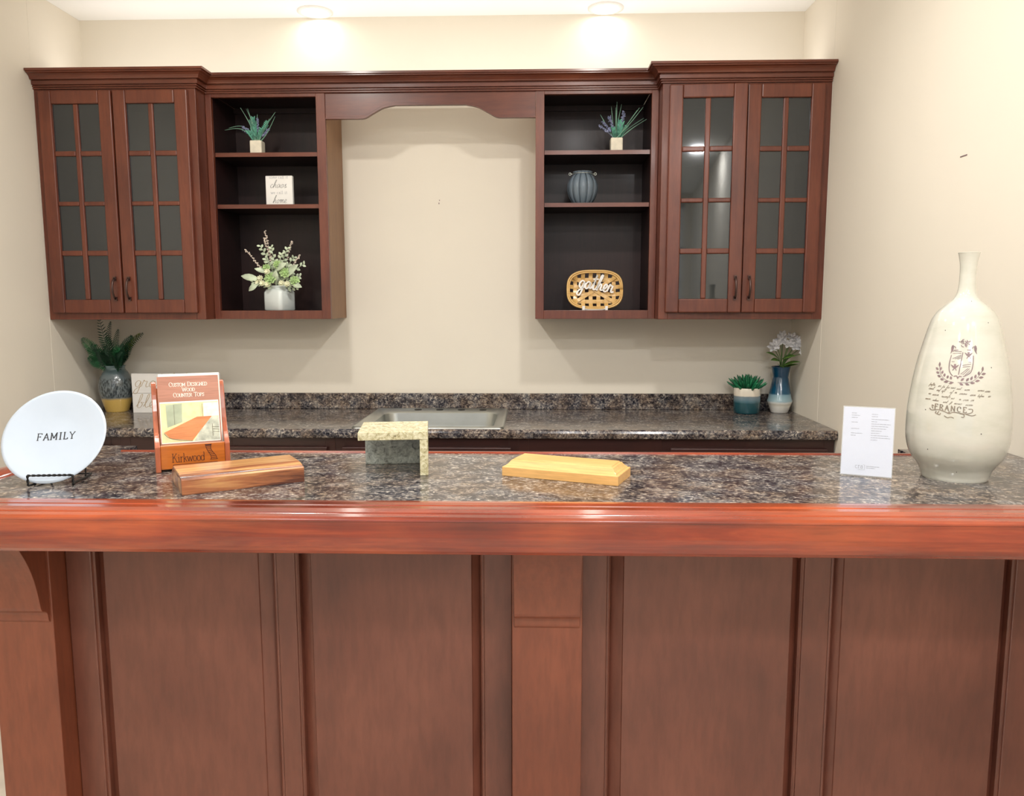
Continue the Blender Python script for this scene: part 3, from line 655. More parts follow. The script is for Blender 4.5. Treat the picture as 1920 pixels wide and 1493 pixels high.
# ================================================================== things on the bar
# --- big cream vase
VA = (.909, 1.70)
pf = [(1.0616, .0654), (1.0762, .0668), (1.0817, .0688), (1.0909, .073), (1.0999, .0791), (1.1108, .0868), (1.1253, .094), (1.1505, .0994), (1.1793, .1007), (1.2151, .0997), (1.2508, .0961), (1.2862, .0916), (1.3214, .0855), (1.3495, .0789), (1.3705, .0739), (1.3914, .0684), (1.4087, .0627), (1.4226, .0546), (1.4331, .0454), (1.4434, .0337), (1.4503, .0257), (1.4607, .0193), (1.4745, .0166), (1.495, .0154), (1.5223, .0161), (1.5429, .0196), (1.548, .021)]
pv = [(.064, 0), (.0655, .004)]+[(r, z-Hb) for z, r in pf[1:]]
o = thing('ceramic_bottle_vase', 'tall cream glazed bottle vase with a mauve crest at the bar\'s right end', 'vase', (VA[0], VA[1], Hb))
sp = smooth([(r, z) for r, z in pv], 4)
obj('body', MB().lathe(sp+[(.0205, .4815), (.0175, .481), (.0135, .46), (.0125, .40)], 72), 'vase', o, local=True)
def vr(z):
    for (r0, z0), (r1, z1) in zip(sp, sp[1:]):
        if z0 <= z <= z1: return r0+(r1-r0)*(z-z0)/max(1e-9, z1-z0), (r1-r0)/max(1e-6, z1-z0)
    return .06, 0
aim = math.atan2(-VA[1], -VA[0])+R(-2)                           # faces the room
def vsurf(u, v):                                                 # u across in metres, v = height above the foot
    r, sl = vr(v); a = aim+u/.095
    n = Vector((math.cos(a), math.sin(a), -sl)).normalized()
    return (r*math.cos(a), r*math.sin(a), v), n
def cu(px, py):                                                  # crest sketch units -> (across, height)
    return ((px-462)/6.786/960*.95, 1.4094-Hb-(py/6.786)*(1.4094-1.1702)/220)
K = lambda pts: [cu(*p) for p in pts]
cr = MB()
sh = [smooth(K([(328, 455), (315, 560), (322, 640), (350, 690), (378, 716)]), 4), smooth(K([(640, 455), (636, 560), (615, 650), (575, 690), (512, 722)]), 4), K([(345, 408), (370, 390), (600, 385)]),
      K([(372, 405), (470, 405)]), K([(350, 432), (468, 428)]), K([(345, 536), (610, 540)]), K([(490, 415), (470, 560), (452, 698)]), K([(352, 498), (468, 450)]), K([(385, 500), (468, 468)]), K([(420, 502), (468, 486)]),
      K([(495, 580), (608, 560)]), K([(500, 600), (600, 590)]), K([(480, 690), (570, 615)]), K([(505, 700), (590, 618)]), K([(535, 704), (600, 640)])]
cr.strokes(sh[:3]+[sh[6]], vsurf, .0015); cr.strokes(sh[3:6]+sh[7:], vsurf, .0009)
for cx, cy in ((572, 440), (393, 595)):                          # the two small birds
    for pl in ([(-58, -22), (-30, -12), (0, 6), (-6, 22), (-24, 18), (-40, 0)], [(58, -22), (30, -12), (0, 6), (6, 22), (24, 18), (40, 0)], [(-14, -28), (16, -30), (10, 30), (-8, 30)], [(-6, 20), (-30, 50), (-20, 52), (2, 28)], [(6, 20), (22, 54), (30, 48), (10, 18)]):
        cr.blob(K([(cx+a, cy+b_) for a, b_ in pl]), vsurf)
for sgn, cx in ((-1, 338), (1, 665)):                            # plumes beside the shield
    q = [(0, -60), (22, -50), (30, -20), (22, 20), (30, 50), (8, 30), (-12, 0), (-14, -30)]
    cr.blob(K([(cx+sgn*a*.9, 385+b_) for a, b_ in q]), vsurf)
    cr.strokes([smooth(K([(cx-sgn*10, 340), (cx-sgn*36, 352), (cx-sgn*40, 368)]), 4)], vsurf, .0012)
random.seed(4)
for k in range(26):                                              # crown of small leaves
    a = random.uniform(0, 6.28); rr = random.uniform(.2, 1); cx, cy = 512+95*rr*math.cos(a), 300+55*rr*math.sin(a)
    b_ = random.uniform(0, 3.14); dx, dy = 14*math.cos(b_), 14*math.sin(b_)
    cr.strokes([K([(cx-dx, cy-dy), (cx, cy+3), (cx+dx, cy+dy)])], vsurf, .0013)
def lf(x0, y0, x1_, y1_, w_):
    dx, dy = x1_-x0, y1_-y0; L = math.hypot(dx, dy); px, py = -dy/L*w_, dx/L*w_
    cr.blob(K([(x0, y0), (x0+dx*.35+px, y0+dy*.35+py), (x0+dx*.65+px*.9, y0+dy*.65+py*.9), (x1_, y1_), (x0+dx*.65-px*.9, y0+dy*.65-py*.9), (x0+dx*.35-px, y0+dy*.35-py)]), vsurf)
for q in ((178, 610, 172, 548), (170, 650, 122, 622), (192, 655, 212, 612), (190, 692, 140, 678), (225, 700, 240, 655), (220, 738, 165, 722), (262, 735, 272, 688), (265, 775, 215, 762), (308, 755, 320, 712), (330, 792, 268, 800), (365, 765, 352, 722), (395, 796, 338, 820),
          (765, 650, 775, 588), (752, 688, 815, 674), (712, 700, 718, 648), (715, 730, 782, 722), (662, 740, 680, 688), (668, 775, 730, 764), (610, 765, 632, 710), (605, 798, 668, 796), (552, 780, 588, 734), (540, 805, 596, 825), (485, 775, 528, 738), (470, 805, 522, 830)):
    lf(*q, 14)
cr.strokes([smooth(K([(180, 590), (205, 690), (280, 765), (400, 800)]), 5), smooth(K([(765, 640), (690, 735), (590, 790), (450, 795)]), 5)], vsurf, .0006)
cr.strokes([smooth(K([(392, 722), (430, 715), (445, 745), (462, 720), (494, 722)]), 5)], vsurf, .0018)
obj('crest', cr, 'mauve', o, local=True)
sk = MB()
for px_, py_ in ((155, 143), (905, 603), (940, 40), (60, 1180), (770, 1440), (520, 1980), (700, -230), (120, 1700)):
    sk.blob(K([(px_+7*math.cos(k), py_+7*math.sin(k)) for k in range(6)]), vsurf, .0004)
obj('glaze_speck', sk, 'ink', o, local=True)
sc = MB()
def scrawl(x0, y0, x1_, y1_, seed):
    """worn, unreadable handwriting: broken runs of cursive loops"""
    random.seed(seed); x = x0; out = []
    while x < x1_:
        f_ = (x-x0)/(x1_-x0); y = y0+(y1_-y0)*f_; n = random.randint(2, 6)
        word = ''.join(random.choice('aeoucsrmmeuolf') for _ in range(n)); k = random.uniform(30, 42)
        for l_ in write(word, k, x, 0, script=True, slant=.5, wide=1.15):
            if random.random() < .86: out.append(K([(a, y-b_) for a, b_ in l_]))
        x += n*k*.46*1.15+random.uniform(8, 46)
    return out
for i, q in enumerate(((60, 858, 600, 900), (700, 900, 880, 920), (60, 910, 740, 975), (840, 975, 880, 980), (50, 975, 630, 1040), (30, 1045, 620, 1095))):
    sc.strokes(scrawl(*q, seed=11+i), vsurf, .00055, .3, .0004)
fr = write('FRANCE', 66, 185, 0, sp=.30, wide=.98)
def fmap(l_): return K([(a, 1152+(a-185)*.055-b_) for a, b_ in l_])
sc.strokes([fmap(l_) for l_ in fr], vsurf, .0018, .4)
sc.strokes([smooth(K(q), 5) for q in ([(178, 1120), (150, 1105), (158, 1140), (170, 1150)], [(120, 1150), (150, 1172), (240, 1160), (330, 1180), (380, 1198), (430, 1176), (560, 1190), (640, 1170), (645, 1130), (600, 1128)],
    [(560, 1190), (640, 1210), (690, 1196)], [(250, 1180), (232, 1210), (262, 1222), (272, 1200)], [(215, 1180), (206, 1205), (230, 1215)], [(320, 1230), (360, 1252), (400, 1240), (436, 1252)], [(500, 1190), (550, 1200), (550, 1232), (520, 1232)], [(360, 1190), (380, 1175), (378, 1200)])], vsurf, .0014)
obj('script_lettering', sc, 'mauve2', o, local=True)

# --- FAMILY plate on its iron stand
PX, PY = -1.008, 1.586
o = thing('plate_stand', 'small black twisted iron plate stand at the bar\'s left end', 'plate stand', (PX, PY, Hb), R(6))
s_ = MB(); hw = .045; tz = .0225
def twist(mb, a, b_, r=.0016):
    a, b_ = Vector(a), Vector(b_); n = max(6, int((b_-a).length/.0035)); u = (b_-a).normalized(); p = u.orthogonal().normalized(); q = u.cross(p)
    for ph in (0, math.pi):
        mb.tube([a+(b_-a)*i/n+(p*math.cos(i*1.1+ph)+q*math.sin(i*1.1+ph))*r*.8 for i in range(n+1)], r, 6)
for sx in (-1, 1):
    twist(s_, (sx*hw, -.028, .004), (sx*hw, -.028, tz+.002)); s_.tube(smooth([(sx*hw, -.028, .004), (sx*(hw-.004), -.020, .0035), (sx*(hw-.006), .0, .0045), (sx*(hw-.008), .05, .0035), (sx*(hw-.012), .082, .004)], 5), .0022, 8)
    s_.tube(smooth([(sx*(hw-.008), .045, .004), (sx*(hw-.012), .058, .04), (sx*(hw-.018), .078, .09), (sx*.01, .086, .11)], 5), .0018, 8)
    s_.ball((sx*(hw-.006), -.014, .0035), .0034)
s_.tube([(-hw+.012, .082, .004), (hw-.012, .082, .004)], .0018, 8); s_.ball((0, .086, .11), .003)
twist(s_, (-hw, -.028, tz+.002), (hw, -.028, tz+.002))
obj('frame', s_, 'black', o, local=True)
tl = R(31); rp = .106
o = thing('family_plate', 'round white plate lettered FAMILY leaning in the black iron stand', 'plate', (PX-.013, PY-.0235, Hb+.0055), rot=Euler((R(90)-tl, 0, R(6)), 'XYZ'))
pp = [(.001, -.012), (.045, -.012), (.05, -.014), (.054, -.012), (.075, -.006), (.1, -.0015), (rp, 0), (rp, .0022), (.1, .0012), (.074, -.004), (.055, -.0085), (.03, -.0095), (.001, -.0098)]
obj('dish', MB().lathe(pp, 72, (0, rp, 0), cap=False), 'plate', o, local=True)
tx = write('FAMILY', .0155, 0, 0, sp=.14, center=True, wide=1.0)
cs, sn = math.cos(R(3)), math.sin(R(3))
obj('lettering', MB().strokes([[(a*cs-b_*sn, a*sn+b_*cs) for a, b_ in l_] for l_ in tx], flat((0, rp-.004, -.0096), (1, 0, 0), (0, 1, 0), (0, 0, 1)), .0021, .35, .0006), 'ink', o, local=True)

# --- brochure holder (cedar) with brochures
o = thing('brochure_holder', 'varnished cedar counter brochure holder burnt with a maker\'s name', 'brochure holder', (-.848, 1.690, Hb), R(27))
W = .158; ln = R(14)
side = [(0, 0), (.072, 0), (.098, .10), (.105, .188), (.100, .194), (.092, .192), (.080, .170), (.062, .125), (.040, .085), (.014, .066), (0, .058)]
sd = side[:4]+smooth([(.105, .188), (.099, .1955), (.090, .190), (.078, .168), (.060, .120), (.036, .086), (.012, .068), (0, .058)], 4)[1:]
for xx in (0, W-.011):
    obj('side_board', MB().prism(sd, 'X', xx, xx+.011), 'holder_side', o, local=True, bevel=.0015)
obj('front_board', MB().box(.0112, W-.0112, .003, .012, .006, .060), 'holder', o, local=True, bevel=.001)
obj('back_board', MB().prism([(.064, .004), (.070, .004), (.104, .180), (.098, .180)], 'X', .0112, W-.0112), 'holder', o, local=True)
obj('bottom_board', MB().box(.0112, W-.0112, .0125, .060, .004, .010), 'holder', o, local=True)
lt = write('Kirkwood', .0195, .034, .0210, sp=-.02, wide=.76)
L_ = MB().strokes(lt, flat((0, .003, 0), (1, 0, 0), (0, 0, 1), (0, -1, 0)), .0013, .3, .0005)
fs_ = flat((0, .003, 0), (1, 0, 0), (0, 0, 1), (0, -1, 0))
L_.strokes([[(.036, .0155), (.130, .0155)], [(.036, .0155), (.036, .0115)]], fs_, .0009, 0, .0005)
L_.blob([(.104, .0575), (.119, .0575), (.1175, .0535), (.1055, .0535)], fs_, .0006)
L_.strokes([smooth([(.105, .057), (.108, .046), (.112, .038), (.116, .030), (.1165, .022)], 5), smooth([(.118, .057), (.1165, .048), (.120, .040), (.127, .030), (.129, .022)], 5), [(.106, .0505), (.1175, .0505)], [(.108, .0465), (.1175, .0465)], [(.110, .0425), (.119, .0425)], [(.1115, .0385), (.1205, .0385)], [(.115, .034), (.1235, .034)], [(.116, .030), (.126, .030)], [(.1165, .026), (.128, .026)], [(.114, .022), (.131, .022)]], fs_, .0011, 0, .0006)
obj('burnt_lettering', L_, 'burn', o, local=True)
def brochure(name, label, dy, dx, dz, lean, full):
    loc = Vector((-.848, 1.690, Hb+.0105))+Matrix.Rotation(R(27), 3, 'Z') @ Vector((.0125+dx, dy, dz))
    o = thing(name, label, 'brochure', loc, rot=Euler((R(90)-lean, 0, R(27)), 'XYZ'), group='brochures in the cedar holder')
    w_, h_ = .131, .205
    obj('pages', MB().box(0, w_, 0, h_, -.0018, 0), 'p_wood' if full else 'p_white', o, local=True)
    if not full: return o
    F = flat((0, 0, 0), (1, 0, 0), (0, 1, 0), (0, 0, 1)); g = MB()
    def poly(pts, mi, d): g.blob([(x*w_, y*h_) for x, y in pts], F, d, mi)
    X0, X1, Y0, Y1 = .03, .97, .26, .70
    q = lambda x, y: (X0+(X1-X0)*x, Y0+(Y1-Y0)*y)
    poly([(.02, .25), (.98, .25), (.98, .715), (.02, .715)], 8, .0002)
    poly([q(0, 0), q(1, 0), q(1, 1), q(0, 1)], 0, .0003)
    poly([q(.10, .38), q(.36, .50), q(.37, .98), (q(.09, .96))], 1, .0004)
    poly([q(.38, .45), q(.68, .62), q(.68, .97), q(.38, .97)], 3, .0004)
    poly([q(.74, .62), q(1, .62), q(1, .97), q(.74, .97)], 2, .0004)
    poly([q(.55, .0), q(1, .0), q(1, .60), q(.80, .62)], 5, .0005)
    poly([q(.04, .26), q(.62, .62), q(.88, .62), q(.52, .02), q(.14, .10)], 4, .0006)
    g.strokes([[(a*w_, b_*h_) for a, b_ in smooth([q(.04, .24), q(.12, .12), q(.3, .05), q(.52, .01)], 4)]], F, .0012, 0, .0007, 6)
    for a_ in (.72, .38): g.strokes([[(x*w_, y*h_) for x, y in (q(a_ if a_ > .5 else .23, .95), q(a_ if a_ > .5 else .23, .44 if a_ < .5 else .62))]], F, .0007, 0, .0006, 6)
    g.strokes([[(x*w_, y*h_) for x, y in (q(.88, .10), q(.88, .42))], [(x*w_, y*h_) for x, y in (q(.88, .34), q(1, .32))], [(x*w_, y*h_) for x, y in (q(.88, .22), q(1, .20))], [(x*w_, y*h_) for x, y in (q(.88, .28), q(1, .26))]], F, .001, 0, .0008, 6)
    obj('cover_picture', g, ['p_cream', 'p_sage', 'p_window', 'p_yellow', 'p_table', 'p_grey', 'p_dark', 'p_wood', 'p_white'], o, local=True)
    T = MB()
    for s_, y in (('CUSTOM DESIGNED', .885), ('WOOD', .825), ('COUNTER TOPS', .765)):
        T.strokes(write(s_, .0098, .5*w_, y*h_, center=True, small=.0078, wide=.93, sp=-.02), F, .0011, .45, .0004)
    obj('title_lettering', T, 'p_white', o, local=True)
    return o
brochure('brochure', 'front brochure titled Custom Designed Wood Counter Tops in the cedar holder', .016, 0, 0, R(13), True)
brochure('brochure', 'rear brochure whose pale edge shows behind the titled one', .021, .003, .0055, R(13), False)

# --- wood and stone samples
def sample(name, label, loc, rz, L, Wd, prof_, mat, ends, back=0.0):
    """profiled block: prof_ (inset, z) rising; inset applies to the long sides and, if ends, the short ones"""
    b = MB(); rings = []
    for ins, z in prof_:
        e_ = ins if ends else 0; bk = ins if ends else back*max(0, z/.040)**2
        rings.append([(e_, ins, z), (L-e_, ins, z), (L-e_, Wd-bk, z), (e_, Wd-bk, z)])
    loft(b, rings, 0, False, True); b.f.append([3, 2, 1, 0]); b.mi.append(0); b.sm.append(False)
    ob = obj(name, b, mat, local=True, bevel=.0008); ob.location = loc; ob.rotation_euler = (0, 0, rz); return ob
tag(sample('moulding_sample', '', (-.699, 1.491, Hb), R(32.0), .243, .160, [(0, 0), (0, .012), (0, .030), (.002, .0325), (.006, .0335), (.0075, .0300), (.011, .0300), (.0125, .0345), (.030, .0375), (.042, .0385)], 'rose', False, .046),
    'striped dark rosewood sample board lying before the brochure holder', 'wood sample')
tag(sample('moulding_sample', '', (-.075, 1.688, Hb), R(-21), .262, .104, [(0, 0), (0, .0195), (.001, .0205), (.005, .021), (.0065, .0235), (.010, .026), (.014, .031), (.0155, .0335), (.019, .034), (.020, .0365)], 'maple', True),
    'pale maple sample block with ogee edges in the middle of the bar', 'wood sample')
o = thing('stone_sample', 'tan quartz corner sample with a grey granite back standing on the bar', 'stone sample', (-.2365, 1.684, Hb), R(7.5))
obj('top_slab', MB().box(-.152, -.0005, 0, .152, .0805, .0985), 'quartz', o, local=True, bevel=.0012)
obj('side_slab', MB().box(-.0185, -.0005, 0, .152, 0, .0803), 'quartz', o, local=True, bevel=.0012)
obj('back_slab', MB().box(-.148, -.0187, .134, .152, 0, .0803), 'granite', o, local=True, bevel=.0012)

# --- acrylic sign holder
o = thing('acrylic_sign_holder', 'clear slanted acrylic sign holder standing left of the cream vase', 'sign holder', (.668, 1.713, Hb), R(-23))
tlt = R(9); AW, AH = .104, .152
def tilt(x, d, h): return (x, .0+d*math.cos(tlt)+h*math.sin(tlt), .0015+h*math.cos(tlt)-d*math.sin(tlt))
def slab(mb, x0, x1_, d0, d1, h0, h1):
    vs = [tilt(x, d, h) for h in (h0, h1) for d in (d0, d1) for x in (x0, x1_)]
    return mb.add(vs, [(0, 2, 3, 1), (4, 5, 7, 6), (0, 1, 5, 4), (2, 6, 7, 3), (0, 4, 6, 2), (1, 3, 7, 5)])
a_ = MB(); slab(a_, 0, AW, 0, .0012, 0, AH); slab(a_, 0, AW, .0036, .0048, 0, AH); slab(a_, 0, AW, 0.0012, .0036, AH-.0012, AH)
obj('sleeve', a_, 'acrylic', o, local=True)
obj('foot', MB().box(0, AW, .003, .062, .0002, .0022), 'acrylic', o, local=True)
o = thing('info_card', 'white printed information card inside the acrylic sign holder', 'card', (.668, 1.713, Hb), R(-23))
obj('sheet', slab(MB(), .0015, AW-.0015, .0017, .0030, .002, AH-.002), 'paper', o, local=True)
P0 = Vector(tilt(0, .0017, 0)); PU = (Vector(tilt(0, .0017, 1))-P0)
Fc = flat(P0, (1, 0, 0), PU, Vector((0, -math.cos(tlt), math.sin(tlt)))); g = MB()
random.seed(8)
def tiny(x, y, wd):
    xx = x
    while xx < x+wd:
        l_ = random.uniform(.003, .008); g.strokes([[(xx, y), (min(xx+l_, x+wd), y)]], Fc, .0011, 0, .0003); xx += l_+.0009
for x, y, wd in ((.018, .137, .010), (.018, .132, .017), (.018, .127, .012), (.018, .117, .013), (.018, .103, .016), (.018, .093, .023), (.018, .088, .010),
                 (.058, .136, .012), (.058, .131, .012), (.058, .125, .034), (.058, .120, .011), (.058, .115, .038), (.058, .110, .034), (.058, .105, .029), (.058, .100, .021), (.058, .095, .017), (.058, .090, .034), (.058, .085, .038), (.058, .080, .013)):
    tiny(x, y, wd)
lg = write('cra', .0105, .030, .017, sp=0)
g.strokes(lg+[[(.046, .025), (.049, .025), (.049, .014), (.036, .014)]], Fc, .0007, 0, .0003)
tiny(.052, .022, .026); tiny(.052, .0185, .018)
obj('printed_lines', g, 'faint', o, local=True)

# ================================================================== things on the back counter
def frond(mb, pts, width, mi=0, n=34, droop=.0, nrm=(0, -1, .3)):
    P_ = smooth(pts, 8); mb.tube(P_, [.0016*(1-i/len(P_))+.0005 for i in range(len(P_))], 5, mi)
    N = Vector(nrm).normalized()
    for i in range(1, n):
        f_ = i/n; k = min(len(P_)-2, int(f_*(len(P_)-1))); p = Vector(P_[k]); d = (Vector(P_[k+1])-p).normalized()
        sd = d.cross(N).normalized(); w_ = width*(math.sin(math.pi*(f_*.86+.12)))**.7
        for s_ in (-1, 1):
            mb.leaf(p, p+sd*s_*w_+d*w_*.5+N*(.15*w_*s_), max(.0035, w_*.2), N, .1, mi, 3)
FX, FY = -1.965, 3.585
o = thing('potted_fern', 'dark green fern in a ribbed grey and ochre vase in the left corner', 'potted plant', (FX, FY, H))
pv = smooth([(.046, 0), (.050, .004), (.062, .045), (.073, .090), (.075, .120), (.070, .150), (.056, .180), (.046, .194), (.043, .203), (.046, .212), (.048, .216)], 4)
obj('vase', MB().lathe(pv+[(.043, .216), (.040, .205), (.038, .15)], 56), 'fernvase', o, local=True)
random.seed(3)
FR = [([(0, 0, .19), (-.01, -.01, .27), (-.03, -.02, .34), (-.045, -.03, .44)], .034, 0), ([(-.01, 0, .19), (-.05, -.03, .26), (-.085, -.05, .31), (-.105, -.07, .345)], .030, 1),
      ([(.01, 0, .19), (.02, -.02, .27), (.035, -.04, .33), (.055, -.05, .385)], .022, 0), ([(.01, 0, .19), (.05, -.03, .26), (.085, -.05, .32), (.13, -.07, .352)], .026, 0),
      ([(.01, 0, .19), (.06, -.03, .27), (.12, -.06, .325), (.185, -.08, .368)], .027, 0), ([(.015, -.01, .19), (.05, -.04, .25), (.07, -.06, .29), (.09, -.08, .31)], .03, 0), ([(0, -.01, .19), (-.03, -.05, .23), (-.05, -.07, .26), (-.075, -.08, .30)], .03, 1),
      ([(0, -.01, .19), (.005, -.05, .24), (.01, -.07, .27), (.005, -.08, .31)], .03, 0), ([(.01, -.01, .19), (.04, -.05, .22), (.06, -.07, .25), (.085, -.08, .28)], .028, 0), ([(-.01, -.01, .19), (-.04, -.04, .22), (-.055, -.07, .24), (-.07, -.09, .26)], .027, 1),
      ([(.01, 0, .19), (.07, -.02, .29), (.11, -.03, .33), (.15, -.04, .365)], .02, 2), ([(-.01, 0, .19), (-.02, .0, .28), (-.02, -.0, .36), (.0, -.01, .42)], .02, 0), ([(0, -.01, .19), (.02, -.05, .23), (.03, -.07, .25), (.035, -.09, .27)], .03, 0), ([(0, -.01, .19), (-.02, -.05, .23), (-.025, -.07, .26), (-.02, -.09, .28)], .028, 0)]
for k in range(7):
    a = R(-150+k*42); q = .045+.02*(k % 3)
    FR.append(([(0, 0, .19), (q*.5*math.cos(a), q*.5*math.sin(a)-.015, .235), (q*math.cos(a), q*math.sin(a)-.03, .27+.02*(k % 2)), (q*1.5*math.cos(a), q*1.3*math.sin(a)-.05, .285+.035*(k % 3))], .028, 1 if k % 3 == 0 else 0))
for pts, wd, mi in FR:
    b = MB(); frond(b, pts, wd); obj('frond', b, ('fern', 'fern2', 'fernY')[mi], o, local=True)
# blessed sign
o = thing('block_sign', 'white wooden block sign with gold script, partly behind the brochures', 'sign', (-1.862, 3.53, H), R(1))
obj('block', MB().box(0, .400, 0, .032, 0, .090).box(0, .400, 0, .032, .0912, .182), 'matwhite', o, local=True, bevel=.001)
Fs = flat((0, 0, 0), (1, 0, 0), (0, 0, 1), (0, -1, 0))
g = MB().strokes(write('grateful', .066, .010, .118, script=True, slant=.22, wide=1.1), Fs, .0028, .45, .0006)
g.strokes(write('blessed', .062, .014, .024, script=True, slant=.22, wide=1.25), Fs, .0028, .45, .0006)
obj('script_lettering', g, 'goldink', o, local=True)
# succulent
o = thing('potted_succulent', 'spiky green succulent in a round cream and teal pot', 'potted plant', (.962, 3.585, H))
obj('pot', MB().lathe(smooth([(.052, 0), (.057, .004), (.059, .03), (.0595, .08), (.059, .114), (.057, .117)], 3)+[(.053, .116), (.051, .105)], 48), 'succpot', o, local=True)
random.seed(6)
for k in range(58):
    a = k*2.39996; e_ = k/57; ti = R(84-e_*62); b = MB(); L = .058+.016*random.random()+e_*.008
    d = Vector((math.cos(a)*math.cos(ti), math.sin(a)*math.cos(ti), math.sin(ti)))
    base = Vector((math.cos(a)*.030*e_, math.sin(a)*.030*e_, .103)); 
    b.tube([base, base+d*L*.45, base+d*L*.85+Vector((0, 0, .003)), base+d*L+Vector((0, 0, .006))], [.0035, .0058, .0042, .0008], 6)
    obj('spike_leaf', b, 'succ', o, local=True)
# flower vase
o = thing('flower_vase', 'blue and white waisted vase of white flowers in the right corner', 'vase', (1.118, 3.610, H))
vp = [(.036, 0), (.039, .003), (.048, .03), (.0555, .050), (.0565, .056), (.052, .065), (.036, .155), (.034, .163), (.0345, .168), (.042, .208), (.043, .212), (.040, .212), (.033, .170), (.03, .15)]
obj('vase', MB().lathe(vp, 56), 'fvase', o, local=True)
stems = [(-.045, -.02, .30), (-.015, -.03, .335), (-.035, -.04, .315), (-.002, -.02, .350), (.035, -.03, .345), (.06, -.035, .325), (.080, -.03, .300), (.045, -.04, .305), (.015, -.045, .318), (.085, -.045, .275)]
for sx, sy, sz in stems:
    b = MB(); b.tube(smooth([(0, 0, .19), (sx*.3, sy*.5, .25), (sx, sy, sz)], 5), .0016, 6); obj('stem', b, 'stemg', o, local=True)
random.seed(12)
for sx, sy, sz in stems:
    b = MB(); fwd = Vector((sx*4-.2, -1, .55+random.uniform(-.3, .3))).normalized(); u = fwd.orthogonal().normalized(); v_ = fwd.cross(u); c = Vector((sx, sy, sz))
    for k in range(6):
        a = k*math.pi/3+random.random()*.5; d = (u*math.cos(a)+v_*math.sin(a))
        b.leaf(c, c+d*.027+fwd*.010, .017, fwd, -.15, 0, 4, .55)
    for k in range(5):
        a = k*1.256+.4; d = (u*math.cos(a)+v_*math.sin(a)); b.leaf(c+fwd*.002, c+d*.015+fwd*.013, .011, fwd, -.1, 0, 4, .55)
    obj('blossom', b, 'petal', o, local=True)
for q in (((-.01, -.01, .24), (-.085, -.05, .278), .030), ((.0, -.01, .23), (-.065, -.06, .243), .034), ((.0, -.01, .245), (.048, -.05, .262), .034), ((.0, -.02, .215), (.062, -.07, .237), .026), ((.0, -.02, .20), (-.035, -.07, .225), .03), ((0, -.02, .205), (.03, -.07, .23), .03), ((.0, 0, .20), (.07, -.02, .222), .018)):
    b = MB().leaf(q[0], q[1], q[2], (0, -.6, 1), .15, 0, 6); obj('leaf', b, 'leafg', o, local=True)

# ================================================================== things on the shelves
def lavender(x, y, z, label, seed, spec, mirror):
    o = thing('lavender_planter', label, 'potted plant', (x, y, z), group='small lavender planters on the top shelves')
    random.seed(seed)
    obj('cube_pot', MB().box(-.026, .026, -.026, .026, 0, .060), 'cream', o, local=True, bevel=.005)
    for tip, sag, kind in spec:
        t3 = Vector((tip[0], random.uniform(-.03, .02), tip[1])); b = MB(); base = Vector((random.uniform(-.01, .01), random.uniform(-.01, .01), .055))
        mid = base.lerp(t3, .5)+Vector((0, 0, sag))
        pts = smooth([tuple(base), tuple(mid), tuple(t3)], 8)
        if kind == 0:
            b.tube(pts, [.0024*(1-(i/len(pts))**1.5)+.0005 for i in range(len(pts))], 5); obj('grass_blade', b, 'blade', o, local=True)
        elif kind == 2:
            n = len(pts)
            for k in range(3, n-1):
                p = Vector(pts[k])
                for s_ in (-1, 1): b.leaf(p, p+Vector((s_*.009, random.uniform(-.008, .004), .011)), .006, (0, -1, 0), 0, 0, 3)
            b.tube(pts, .0016, 5); obj('leafy_stem', b, 'teal', o, local=True)
        else:
            b.tube(pts, .0012, 5); n = len(pts)
            for k in range(n//2, n):
                p = Vector(pts[k])
                for q in range(4):
                    b.ball(p+Vector((random.uniform(-.004, .004), random.uniform(-.004, .004), random.uniform(-.004, .004))), .0042*(1-.5*(k-n/2)/(n/2)), 5)
            obj('lavender_spike', b, 'lav', o, local=True)
    return o
lavender(-1.222, 3.50, 2.084, 'white cube planter of grassy lavender on the left open cabinet\'s top shelf', 5,
    [((-.142, .108), .030, 0), ((-.130, .120), .036, 0), ((-.058, .195), .012, 0), ((-.045, .200), .015, 0), ((-.035, .198), .012, 0), ((.085, .182), .0, 0), ((.088, .160), -.012, 0), ((.065, .150), .0, 0), ((.005, .175), .0, 0),
     ((-.070, .115), .01, 1), ((-.060, .122), .01, 1), ((.012, .150), .0, 1), ((-.025, .145), .0, 2), ((.0, .130), .0, 2), ((.045, .120), .0, 2), ((.055, .140), .0, 2), ((-.035, .095), .0, 2), ((.03, .105), .0, 2), ((.055, .110), 0., 1), ((-.015, .16), 0., 2)], 1)
lavender(.342, 3.50, 2.084, 'white cube planter of grassy lavender on the right open cabinet\'s top shelf', 9,
    [((.0, .210), .0, 0), ((-.022, .196), .005, 0), ((.022, .206), .0, 0), ((-.070, .160), .0, 0), ((.098, .188), .0, 0), ((.110, .184), -.005, 0), ((.128, .138), .005, 0), ((.118, .146), .006, 0), ((.085, .172), -.003, 0), ((-.004, .19), .0, 0),
     ((-.076, .110), .004, 1), ((-.062, .128), .0, 1), ((-.035, .152), .0, 1), ((-.03, .148), .0, 1), ((.026, .165), .0, 1), ((.032, .155), .0, 1), ((.024, .120), .0, 2), ((-.018, .095), .0, 2), ((.045, .105), .0, 2), ((.012, .13), .0, 2)], 0)
